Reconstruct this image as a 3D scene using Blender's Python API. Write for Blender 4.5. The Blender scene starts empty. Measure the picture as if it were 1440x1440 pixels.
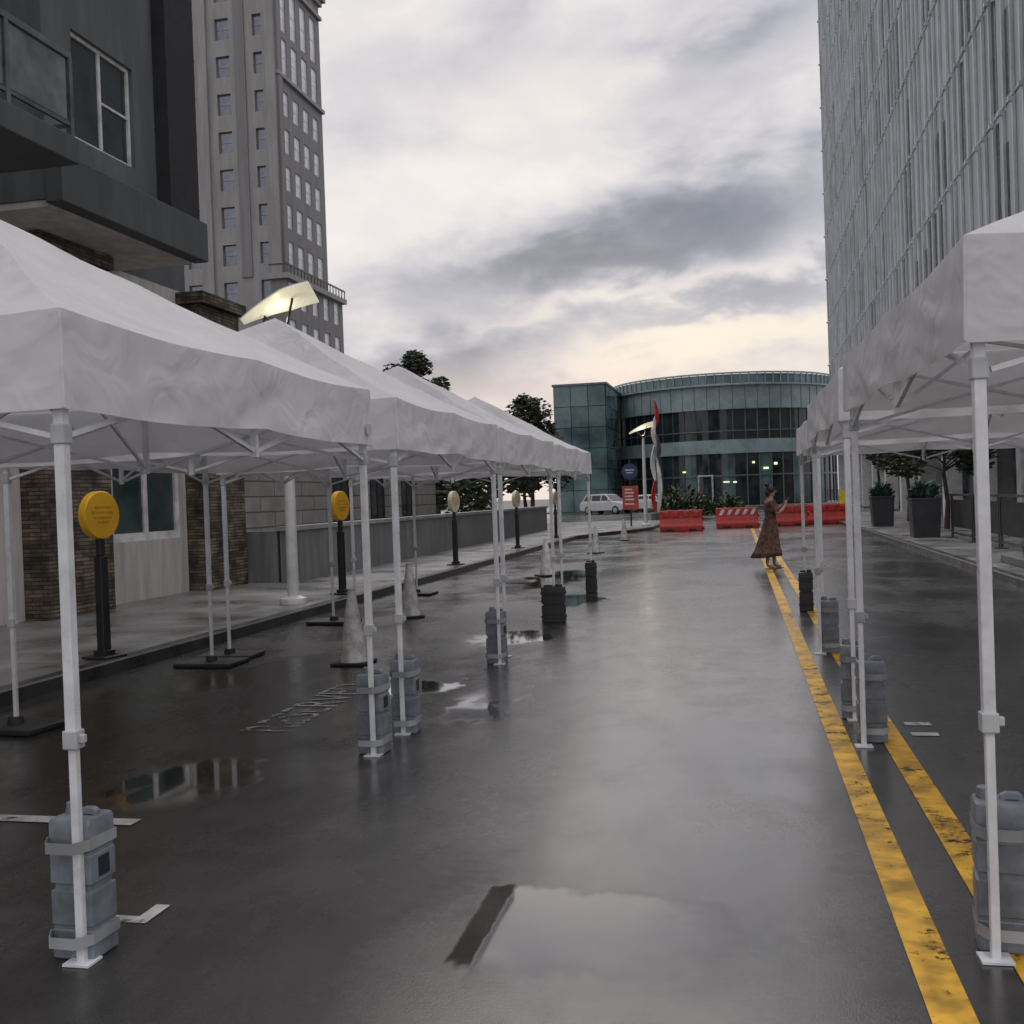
import bpy, bmesh, math, random
from mathutils import Vector, Matrix, noise
R = math.radians
random.seed(7)
S = bpy.context.scene
COL = S.collection

# ------------------------------------------------------------------ tagging
def tag(o, label=None, cat=None, group=None, kind=None):
    if label: o['label'] = label
    if cat: o['category'] = cat
    if group: o['group'] = group
    if kind: o['kind'] = kind
    return o
def empty(name, loc=(0, 0, 0), rz=0, label=None, cat=None, group=None):
    o = bpy.data.objects.new(name, None); COL.objects.link(o)
    o.location = loc; o.rotation_euler = (0, 0, rz); o.empty_display_size = .2
    return tag(o, label, cat, group)
def wloc(o):
    v = Vector((0, 0, 0))
    while o is not None:
        v += o.location; o = o.parent
    return v
def copy_tree(o, parent=None):
    c = o.copy(); COL.objects.link(c); c.parent = parent
    for ch in list(o.children): copy_tree(ch, c)
    return c

# ------------------------------------------------------------------ materials
def nd(nt, t, **kw):
    n = nt.nodes.new(t)
    for k, v in kw.items(): setattr(n, k, v)
    return n
def mth(nt, op, a, b=None, c=None):
    n = nt.nodes.new('ShaderNodeMath'); n.operation = op
    for i, v in enumerate((a, b, c)):
        if v is None: continue
        if isinstance(v, (int, float)): n.inputs[i].default_value = v
        else: nt.links.new(v, n.inputs[i])
    return n.outputs[0]
def sstep(nt, v, a, b, lo=0., hi=1.):
    n = nt.nodes.new('ShaderNodeMapRange'); n.interpolation_type = 'SMOOTHSTEP'
    nt.links.new(v, n.inputs[0])
    for i, x in zip((1, 2, 3, 4), (a, b, lo, hi)): n.inputs[i].default_value = x
    return n.outputs[0]
def noisen(nt, vec, scale, detail=2, rough=.55, dist=0.):
    n = nd(nt, 'ShaderNodeTexNoise')
    n.inputs['Scale'].default_value = scale; n.inputs['Detail'].default_value = detail
    n.inputs['Roughness'].default_value = rough; n.inputs['Distortion'].default_value = dist
    if vec is not None: nt.links.new(vec, n.inputs['Vector'])
    return n.outputs['Fac']
def mixc(nt, f, a, b, mode='MIX'):
    n = nt.nodes.new('ShaderNodeMix'); n.data_type = 'RGBA'; n.blend_type = mode
    for sock, v in ((n.inputs[0], f), (n.inputs[6], a), (n.inputs[7], b)):
        if isinstance(v, (int, float)): sock.default_value = v
        elif isinstance(v, tuple): sock.default_value = v if len(v) == 4 else (*v, 1)
        else: nt.links.new(v, sock)
    return n.outputs[2]
def mat(name, col, rough=.6, metal=0, var=.18, scale=3., bump=0., bscale=40., trans=0., emit=None, estr=0., brick=None, wear=None, streak=False, spec=None, bdist=.02, bwarp=0., wsoft=.06):
    m = bpy.data.materials.new(name); m.use_nodes = True
    nt = m.node_tree; L = nt.links
    b = nt.nodes['Principled BSDF']; out = nt.nodes['Material Output']
    tc = nd(nt, 'ShaderNodeTexCoord'); vec = tc.outputs['Object']
    v2 = vec
    if streak:
        mp = nd(nt, 'ShaderNodeMapping'); L.new(vec, mp.inputs[0]); mp.inputs['Scale'].default_value = (3, 3, .35); v2 = mp.outputs[0]
    f = noisen(nt, v2, scale, 3, .62)
    lo = tuple(max(0, c * (1 - var * 1.6)) for c in col); hi = tuple(c * (1 + var * 1.6) for c in col)
    c = mixc(nt, sstep(nt, f, .25, .75), lo, hi)
    h = None
    if brick:
        bk = nd(nt, 'ShaderNodeTexBrick'); bw, bh, mort, mcol, ax = brick
        sp = nd(nt, 'ShaderNodeSeparateXYZ'); L.new(vec, sp.inputs[0]); cb = nd(nt, 'ShaderNodeCombineXYZ')
        if ax == 'wall':
            L.new(mth(nt, 'ADD', sp.outputs[0], sp.outputs[1]), cb.inputs[0]); L.new(sp.outputs[2], cb.inputs[1])
        else:
            L.new(sp.outputs[0], cb.inputs[0]); L.new(sp.outputs[1], cb.inputs[1])
        L.new(cb.outputs[0], bk.inputs['Vector'])
        bk.inputs['Scale'].default_value = 1; bk.inputs['Brick Width'].default_value = bw; bk.inputs['Row Height'].default_value = bh
        bk.inputs['Mortar Size'].default_value = mort; bk.inputs['Mortar Smooth'].default_value = .2
        bk.inputs['Color1'].default_value = (1.4, 1.3, 1.15, 1); bk.inputs['Color2'].default_value = (.45, .45, .47, 1); bk.inputs['Mortar'].default_value = (*mcol, 1)
        if ax == 'floor' or bw > 1:
            bk.inputs['Color1'].default_value = (1.05, 1.05, 1.05, 1); bk.inputs['Color2'].default_value = (.92, .92, .92, 1)
        if ax == 'floor': bk.offset = 0
        c = mixc(nt, 1., c, bk.outputs['Color'], 'MULTIPLY'); h = mth(nt, 'SUBTRACT', 1., bk.outputs['Fac'])
    L.new(c, b.inputs['Base Color'])
    r = sstep(nt, f, .3, .7, max(.02, rough - .1), min(1, rough + .1)); L.new(r, b.inputs['Roughness'])
    b.inputs['Metallic'].default_value = metal
    if spec is not None: b.inputs['Specular IOR Level'].default_value = spec
    if bump or brick:
        bn = nd(nt, 'ShaderNodeBump'); bn.inputs['Strength'].default_value = bump or .5; bn.inputs['Distance'].default_value = bdist
        hh = noisen(nt, vec, bscale, 2, .5, bwarp)
        if h is not None: hh = mth(nt, 'ADD', mth(nt, 'MULTIPLY', hh, .4), h)
        L.new(hh, bn.inputs['Height']); L.new(bn.outputs[0], b.inputs['Normal'])
    if emit: b.inputs['Emission Color'].default_value = (*emit, 1); b.inputs['Emission Strength'].default_value = estr
    sh = b.outputs[0]
    if trans:
        t = nd(nt, 'ShaderNodeBsdfTranslucent'); L.new(c, t.inputs[0])
        mx = nd(nt, 'ShaderNodeMixShader'); mx.inputs[0].default_value = trans; L.new(sh, mx.inputs[1]); L.new(t.outputs[0], mx.inputs[2]); sh = mx.outputs[0]
    if wear is not None:
        tp = nd(nt, 'ShaderNodeBsdfTransparent'); mx = nd(nt, 'ShaderNodeMixShader')
        w = noisen(nt, vec, 9, 6, .75); w2 = noisen(nt, vec, 1.3, 1)
        k = sstep(nt, mth(nt, 'ADD', w, mth(nt, 'MULTIPLY', w2, .5)), wear, wear + wsoft)
        L.new(k, mx.inputs[0]); L.new(tp.outputs[0], mx.inputs[1]); L.new(sh, mx.inputs[2]); sh = mx.outputs[0]
    L.new(sh, out.inputs[0])
    return m

M = {}
M['fabric'] = mat('tent fabric', (.76, .75, .77), .75, var=.05, scale=2.2, bump=.42, bscale=3.6, trans=.26, spec=.2, bdist=.05, bwarp=1.2)
M['tentmetal'] = mat('white tent steel', (.68, .69, .71), .35, var=.08, scale=9)
M['collar'] = mat('grey plastic', (.42, .43, .45), .5)
M['jug'] = mat('grey water jug', (.165, .182, .205), .45, var=.22, scale=7)
M['jugblack'] = mat('black jug', (.022, .022, .025), .45)
M['strap'] = mat('webbing', (.30, .31, .32), .7)
M['strapblack'] = mat('black webbing', (.03, .03, .03), .7)
M['rubber'] = mat('black rubber', (.014, .014, .015), .55)
M['cone'] = mat('dirty white cone', (.52, .51, .49), .5, var=.25, scale=9)
M['yellow'] = mat('yellow sign face', (.78, .42, .02), .4, var=.08)
M['yellowdark'] = mat('sign lettering', (.56, .27, .015), .5)
M['palesign'] = mat('pale sign face', (.58, .54, .38), .4)
M['post'] = mat('dark post', (.02, .021, .024), .4)
M['whitepole'] = mat('white pole paint', (.66, .66, .66), .4, var=.1)
M['glow'] = mat('lit reflector', (.85, .84, .76), .5, emit=(1, .93, .66), estr=.36)
M['glow2'] = mat('small warm lights', (.8, .75, .5), .5, emit=(.85, 1, .5), estr=1.0)
M['red'] = mat('red barrier plastic', (.46, .03, .02), .42, var=.22, scale=4)
M['white'] = mat('white stripe', (.7, .68, .66), .5)
M['concrete'] = mat('grey wall concrete', (.175, .175, .175), .65, var=.18, scale=1.4, bump=.15, bscale=30, streak=True)
M['coping'] = mat('coping', (.28, .28, .28), .5)
M['cream'] = mat('cream render', (.48, .465, .44), .75, var=.12, scale=1.5, streak=True)
M['charcoal'] = mat('charcoal render', (.066, .071, .075), .65, var=.16, scale=1.2, streak=True)
M['bay'] = mat('grey bay render', (.10, .107, .109), .65, var=.14, scale=1.2, streak=True)
M['black'] = mat('black cladding', (.015, .015, .017), .6)
M['stone'] = mat('stacked stone', (.118, .098, .077), .65, var=.5, scale=3.5, bump=1., bscale=12, brick=(.34, .055, .006, (.12, .12, .12), 'wall'))
M['tile'] = mat('podium stone', (.29, .275, .26), .6, var=.12, scale=2, brick=(1.6, .36, .02, (.35, .35, .35), 'wall'))
M['frame'] = mat('pale window frame', (.62, .62, .60), .5)
M['framedark'] = mat('dark frame', (.05, .053, .058), .4, metal=.3)
M['rail'] = mat('brushed rail metal', (.17, .175, .185), .35, metal=.6)
M['glass'] = mat('dark window glass', (.03, .038, .042), .06, var=.3, scale=.8)
M['glassgreen'] = mat('dark teal window glass', (.045, .068, .064), .12, var=.3, scale=.8)  # dark teal glass of the ground floor windows
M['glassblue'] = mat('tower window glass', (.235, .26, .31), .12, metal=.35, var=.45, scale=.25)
M['glassbright'] = mat('window glass with painted sky reflection', (.66, .68, .72), .3, metal=.1, var=.3, scale=.3)  # pale base colour stands in for bright sky reflected by the east panes
M['railglass'] = mat('balcony glass', (.13, .145, .15), .1, var=.35, scale=1.5)
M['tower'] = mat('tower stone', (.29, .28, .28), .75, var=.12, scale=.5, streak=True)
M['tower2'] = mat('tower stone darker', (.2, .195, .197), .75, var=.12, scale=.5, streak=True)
M['fin'] = mat('pale metal fin', (.55, .58, .605), .55, var=.12, scale=.6)
M['frit'] = mat('fritted panel', (.40, .42, .44), .6, var=.14, scale=.35, streak=True, spec=.3)
M['slot'] = mat('dark facade slot', (.05, .055, .065), .25, var=.3, spec=.3)
M['teal'] = mat('teal glass', (.095, .15, .16), .12, var=.35, scale=.35)
M['teal3'] = mat('light teal glass', (.155, .23, .24), .15, var=.25, scale=.35)
M['teal2'] = mat('pale teal band', (.29, .37, .38), .3, var=.14, scale=.5)
M['mull'] = mat('mullion metal', (.16, .18, .19), .4, metal=.3)
M['planter'] = mat('charcoal planter', (.035, .037, .042), .5)
M['bark'] = mat('bark', (.05, .042, .034), .85, var=.3, scale=12)
M['leaf'] = mat('dark leaves', (.035, .05, .024), .6, var=.5, scale=1.1)
M['leaf2'] = mat('teal leaves', (.05, .11, .09), .5, var=.4, scale=4)
M['leaf3'] = mat('green leaves', (.05, .085, .03), .5, var=.5, scale=2)
M['flower'] = mat('red flowers', (.35, .03, .03), .6)
M['skin'] = mat('skin', (.27, .155, .105), .5, var=.05)
M['hair'] = mat('dark hair', (.018, .012, .01), .5, var=.3, scale=30)
M['dress'] = mat('brown patterned dress', (.095, .043, .03), .8, var=.55, scale=16, bump=.3, bscale=25)
M['sandal'] = mat('tan sandal', (.16, .10, .06), .6)
M['phone'] = mat('phone', (.015, .015, .017), .2)
M['carpaint'] = mat('white car paint', (.66, .68, .70), .2, var=.03)
M['tyre'] = mat('tyre', (.015, .015, .015), .8)
M['rim'] = mat('alloy rim', (.35, .36, .38), .3, metal=.8)
M['lampglass'] = mat('headlamp', (.6, .62, .62), .1)
M['taillight'] = mat('tail lamp', (.25, .01, .01), .2)
M['blue'] = mat('blue sign', (.03, .05, .13), .4)
M['redsign'] = mat('red sign', (.46, .075, .045), .5)
M['signyellow'] = mat('bright yellow plastic', (.74, .58, .03), .45)
M['sculptgrey'] = mat('sculpture grey', (.10, .10, .11), .4)
M['roofing'] = mat('roofing', (.12, .12, .12), .8)
M['lineyellow'] = mat('yellow road paint', (.64, .35, .02), .42, var=.3, scale=5, wear=.565, wsoft=.14)
M['linewhite'] = mat('white road lettering', (.40, .40, .39), .5, var=.2, scale=6, wear=.63, wsoft=.16)
M['linewhite2'] = mat('white stall paint', (.5, .5, .48), .5, var=.2, scale=6, wear=.58, wsoft=.12)
M['paving'] = mat('wet pavement', (.2, .198, .195), .34, var=.28, scale=.9, brick=(1.5, 1.5, .012, (.45, .45, .45), 'floor'))
M['kerb'] = mat('wet kerb', (.04, .04, .04), .35, var=.3, scale=2)
M['far'] = mat('far ground', (.05, .05, .05), .5)

def road_mat():
    m = bpy.data.materials.new('wet asphalt'); m.use_nodes = True; nt = m.node_tree; L = nt.links
    b = nt.nodes['Principled BSDF']
    g = nd(nt, 'ShaderNodeNewGeometry'); pos = g.outputs['Position']
    sp = nd(nt, 'ShaderNodeSeparateXYZ'); L.new(pos, sp.inputs[0]); X, Y = sp.outputs[0], sp.outputs[1]
    mp = nd(nt, 'ShaderNodeMapping'); L.new(pos, mp.inputs[0]); mp.inputs['Scale'].default_value = (1, .6, 1); mp.inputs['Location'].default_value = (3.1, 1.7, 0)
    v = mp.outputs[0]
    nA = noisen(nt, v, .55, 4, .6, .3); nB = noisen(nt, v, 2.2, 4, .65, .2); nF = noisen(nt, pos, 95, 2, .7); nG = noisen(nt, pos, 330, 1, .6); nM = noisen(nt, pos, 14, 4, .7)
    wet = sstep(nt, mth(nt, 'ADD', mth(nt, 'MULTIPLY', nA, .75), mth(nt, 'MULTIPLY', nB, .3)), .40, .64)
    wob = mth(nt, 'SUBTRACT', nB, .5); wobs = mth(nt, 'MULTIPLY', mth(nt, 'SUBTRACT', nM, .5), .03)
    x1 = mth(nt, 'ADD', X, wobs); xw = mth(nt, 'ADD', X, mth(nt, 'MULTIPLY', wob, 1.3)); yw = mth(nt, 'ADD', Y, mth(nt, 'MULTIPLY', wob, .6))
    rect = mth(nt, 'MULTIPLY', mth(nt, 'MULTIPLY', sstep(nt, x1, -.94, -.925), sstep(nt, xw, -.55, .3, 1., 0.)), mth(nt, 'MULTIPLY', sstep(nt, yw, 3.1, 3.55), sstep(nt, yw, 4.03, 4.15, 1., 0.)))
    strip = mth(nt, 'MULTIPLY', mth(nt, 'MULTIPLY', sstep(nt, x1, -1.045, -1.02), sstep(nt, x1, -.945, -.93, 1., 0.)), mth(nt, 'MULTIPLY', sstep(nt, yw, 3.36, 3.44), sstep(nt, yw, 4.06, 4.13, 1., 0.)))
    def blob(cx, cy, rx, ry, e=.45):
        dx = mth(nt, 'DIVIDE', mth(nt, 'SUBTRACT', xw, cx), rx); dy = mth(nt, 'DIVIDE', mth(nt, 'SUBTRACT', yw, cy), ry)
        return sstep(nt, mth(nt, 'ADD', mth(nt, 'MULTIPLY', dx, dx), mth(nt, 'MULTIPLY', dy, dy)), e, 1.15, 1., 0.)
    P = rect
    for args in ((-2.55, 11.6, .5, .7), (-3.2, 5.5, .45, .6, .3), (-3.5, 20, .6, 2.5, .3), (-2.5, 15.7, .4, 1.1, .3), (-2.75, 8.5, .3, .4), (-2.0, 7.6, .25, .8, .1)):
        P = mth(nt, 'MAXIMUM', P, blob(*args))
    inv = mth(nt, 'SUBTRACT', 1., P)
    lane = mth(nt, 'MULTIPLY', mth(nt, 'MULTIPLY', sstep(nt, xw, -2.9, -1.4), sstep(nt, xw, .4, 1.2, 1., .2)), sstep(nt, yw, 3.0, 6.0, .3, 1.))
    lane = mth(nt, 'MULTIPLY', lane, sstep(nt, nB, .25, .6, .72, 1.))
    r0 = mth(nt, 'ADD', mth(nt, 'MULTIPLY', mth(nt, 'SUBTRACT', 1., wet), .15), .17)
    r0 = mth(nt, 'ADD', r0, mth(nt, 'MULTIPLY', mth(nt, 'SUBTRACT', nM, .5), .22))
    r = mth(nt, 'ADD', mth(nt, 'MULTIPLY', r0, inv), mth(nt, 'MULTIPLY', P, .05))
    r = mth(nt, 'ADD', r, mth(nt, 'MULTIPLY', strip, .4)); L.new(r, b.inputs['Roughness'])
    c = mixc(nt, sstep(nt, nB, .3, .7), (.018, .017, .016), (.040, .038, .036))
    c = mixc(nt, sstep(nt, nG, .58, .72, 0., .6), c, (.11, .106, .10))
    c = mixc(nt, mth(nt, 'MULTIPLY', P, .5), c, (.022, .021, .02)); c = mixc(nt, mth(nt, 'MULTIPLY', strip, .85), c, (.022, .019, .0155)); L.new(c, b.inputs['Base Color'])
    film = mth(nt, 'MAXIMUM', lane, P)
    L.new(mth(nt, 'SUBTRACT', mth(nt, 'ADD', .6, mth(nt, 'MULTIPLY', film, .4)), mth(nt, 'MULTIPLY', strip, .6)), b.inputs['Specular IOR Level'])
    # the standing film of water on top
    L.new(mth(nt, 'MULTIPLY', film, mth(nt, 'SUBTRACT', 1., strip)), b.inputs['Coat Weight']); b.inputs['Coat IOR'].default_value = 1.6
    L.new(mth(nt, 'ADD', mth(nt, 'MULTIPLY', inv, mth(nt, 'ADD', .15, mth(nt, 'MULTIPLY', nM, .13))), .025), b.inputs['Coat Roughness'])
    bn = nd(nt, 'ShaderNodeBump'); bn.inputs['Distance'].default_value = .006
    L.new(mth(nt, 'ADD', mth(nt, 'MULTIPLY', nF, .7), mth(nt, 'MULTIPLY', nG, .5)), bn.inputs['Height'])
    L.new(mth(nt, 'MULTIPLY', mth(nt, 'MULTIPLY', inv, mth(nt, 'SUBTRACT', 1.25, wet)), .22), bn.inputs['Strength'])
    L.new(bn.outputs[0], b.inputs['Normal'])
    return m
M['road'] = road_mat()

# ------------------------------------------------------------------ mesh builder
class MB:
    def __init__(s): s.bm = bmesh.new()
    def poly(s, pts):
        return s.bm.faces.new([s.bm.verts.new(p) for p in pts])
    def box(s, x0, x1, y0, y1, z0, z1, T=None):
        P = [Vector((x, y, z)) for z in (z0, z1) for x, y in ((x0, y0), (x1, y0), (x1, y1), (x0, y1))]
        if T is not None: P = [T @ p for p in P]
        v = [s.bm.verts.new(p) for p in P]
        for f in ((3, 2, 1, 0), (4, 5, 6, 7), (0, 1, 5, 4), (1, 2, 6, 5), (2, 3, 7, 6), (3, 0, 4, 7)): s.bm.faces.new([v[i] for i in f])
        return s
    def prism(s, pts, z0, z1):
        a = [s.bm.verts.new((x, y, z0)) for x, y in pts]; b = [s.bm.verts.new((x, y, z1)) for x, y in pts]; n = len(pts)
        s.bm.faces.new(a[::-1]); s.bm.faces.new(b)
        for i in range(n): s.bm.faces.new((a[i], a[(i + 1) % n], b[(i + 1) % n], b[i]))
        return s
    def loft(s, rings, close=True, cap=True):
        V = [[s.bm.verts.new(p) for p in r] for r in rings]; n = len(V[0])
        for a, b in zip(V, V[1:]):
            for i in range(n if close else n - 1): s.bm.faces.new((a[i], a[(i + 1) % n], b[(i + 1) % n], b[i]))
        if cap and close: s.bm.faces.new(V[0][::-1]); s.bm.faces.new(V[-1])
        return s
    def tube(s, pts, rad, n=10, square=False):
        pts = [Vector(p) for p in pts]
        if not isinstance(rad, (list, tuple)): rad = [rad] * len(pts)
        rings = []; N = 4 if square else n
        for i, p in enumerate(pts):
            d = (pts[min(i + 1, len(pts) - 1)] - pts[max(i - 1, 0)]).normalized()
            up = Vector((0, 0, 1)) if abs(d.z) < .9 else Vector((0, 1, 0))
            a = d.cross(up).normalized(); b = a.cross(d)
            o = math.pi / 4 if square else 0; k = math.sqrt(2) if square else 1
            rings.append([p + rad[i] * k * (a * math.cos(o + 2 * math.pi * j / N) + b * math.sin(o + 2 * math.pi * j / N)) for j in range(N)])
        return s.loft(rings)
    def lathe(s, prof, n=24, c=(0, 0)):
        return s.loft([[(c[0] + r * math.cos(2 * math.pi * j / n), c[1] + r * math.sin(2 * math.pi * j / n), z) for j in range(n)] for r, z in prof])
    def sphere(s, c, r, seg=14):
        rx, ry, rz = r if isinstance(r, tuple) else (r, r, r)
        bmesh.ops.create_uvsphere(s.bm, u_segments=seg, v_segments=seg // 2 + 2, radius=1, matrix=Matrix.Translation(c) @ Matrix.Diagonal((rx, ry, rz, 1)))
        return s
    def build(s, name, m, parent=None, smooth=None, bevel=0, world=False, solid=0):
        bmesh.ops.recalc_face_normals(s.bm, faces=s.bm.faces)
        if world and parent is not None: bmesh.ops.translate(s.bm, verts=s.bm.verts, vec=-wloc(parent))
        me = bpy.data.meshes.new(name); s.bm.to_mesh(me); s.bm.free()
        me.materials.append(m)
        if smooth is not None:
            me.shade_smooth(); me.set_sharp_from_angle(angle=R(smooth))
        o = bpy.data.objects.new(name, me); COL.objects.link(o); o.parent = parent
        if bevel:
            b = o.modifiers.new('bevel', 'BEVEL'); b.width = bevel; b.segments = 2; b.limit_method = 'ANGLE'
        if solid:
            b = o.modifiers.new('solid', 'SOLIDIFY'); b.thickness = solid
        return o
def struct(o): o['kind'] = 'structure'; return o
def text_mesh(txt, name, m, size, parent=None, loc=(0, 0, 0), rot=(0, 0, 0), extrude=0., align='LEFT'):
    cu = bpy.data.curves.new('t', 'FONT'); cu.body = txt; cu.size = size; cu.extrude = extrude; cu.align_x = align
    t = bpy.data.objects.new('t', cu); COL.objects.link(t)
    dg = bpy.context.evaluated_depsgraph_get(); me = bpy.data.meshes.new_from_object(t.evaluated_get(dg))
    bpy.data.objects.remove(t); me.name = name; me.materials.clear(); me.materials.append(m)
    o = bpy.data.objects.new(name, me); COL.objects.link(o); o.parent = parent; o.location = loc; o.rotation_euler = rot
    return o

# ------------------------------------------------------------------ setting: ground
mb = MB(); mb.poly([(-700, -300, 0), (700, -300, 0), (700, 900, 0), (-700, 900, 0)]); struct(mb.build('ground', M['far']))
mb = MB(); mb.poly([(-60, -9, .004), (45, -9, .004), (45, 99, .004), (-60, 99, .004)]); struct(mb.build('road', M['road']))
Lp = [(-5.95, -9), (-5.95, 38), (-5.5, 40.2), (-4.3, 43.5), (-3.85, 46), (-3.85, 55), (-4.6, 57.5), (-7, 59), (-30, 59), (-30, -9)]
mb = MB(); mb.prism(Lp, -.05, .13); struct(mb.build('pavement', M['paving']))
Rp = [(3.9, -9), (3.9, 58), (4.6, 61), (7, 63), (26, 63), (26, -9)]
mb = MB(); mb.prism(Rp, -.05, .13); struct(mb.build('pavement', M['paving']))
def kerb(path, side):
    mb = MB(); rings = []
    for i, p in enumerate(path):
        p = Vector((*p, 0)); a = Vector((*path[max(i - 1, 0)], 0)); b = Vector((*path[min(i + 1, len(path) - 1)], 0))
        d = (b - a).normalized(); nrm = Vector((d.y, -d.x, 0)) * side
        rings.append([p - nrm * .14 + Vector((0, 0, -.02)), p + nrm * .025 + Vector((0, 0, -.02)), p + nrm * .015 + Vector((0, 0, .12)), p + nrm * .0 + Vector((0, 0, .136)), p - nrm * .14 + Vector((0, 0, .136))])
    mb.loft(rings); struct(mb.build('kerb', M['kerb']))
kerb(Lp[:9], 1); kerb(Rp[:5], -1)
mb = MB(); mb.prism([(-60, 99), (45, 99), (45, 140), (-60, 140)], -.05, .12); struct(mb.build('plaza', M['paving']))

def strip(x0, drift, w, y0, y1, n=40):
    mb = MB(); prev = None
    for i in range(n + 1):
        y = y0 + (y1 - y0) * i / n; x = x0 + drift * y
        a = mb.bm.verts.new((x - w / 2, y, .008)); b = mb.bm.verts.new((x + w / 2, y, .008))
        if prev: mb.bm.faces.new((prev[0], prev[1], b, a))
        prev = (a, b)
    return mb
struct(strip(.565, -.006, .13, -6, 44).build('road_marking', M['lineyellow']))
struct(strip(.88, -.006, .13, -6, 44).build('road_marking', M['lineyellow']))
mb = MB(); mb.poly([(-5.9, 4.7, .008), (-3.0, 4.7, .008), (-3.0, 4.8, .008), (-5.9, 4.8, .008)]); struct(mb.build('road_marking', M['linewhite2']))
mb = MB(); mb.poly([(-2.42, 3.58, .008), (-2.24, 3.58, .008), (-2.24, 3.76, .008), (-2.30, 3.76, .008), (-2.30, 3.64, .008), (-2.42, 3.64, .008)]); struct(mb.build('road_marking', M['linewhite2']))
for y in (6.9, 7.2):
    mb = MB(); mb.poly([(.97, y, .008), (1.13, y, .008), (1.13, y + .09, .008), (.97, y + .09, .008)]); struct(mb.build('road_marking', M['linewhite2']))
t = text_mesh('RESERVED', 'road_lettering', M['linewhite'], .42, None, (-3.1, 6.75, .009), (0, 0, R(90))); t.scale = (1.0, 1.25, 1); struct(t)

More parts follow.
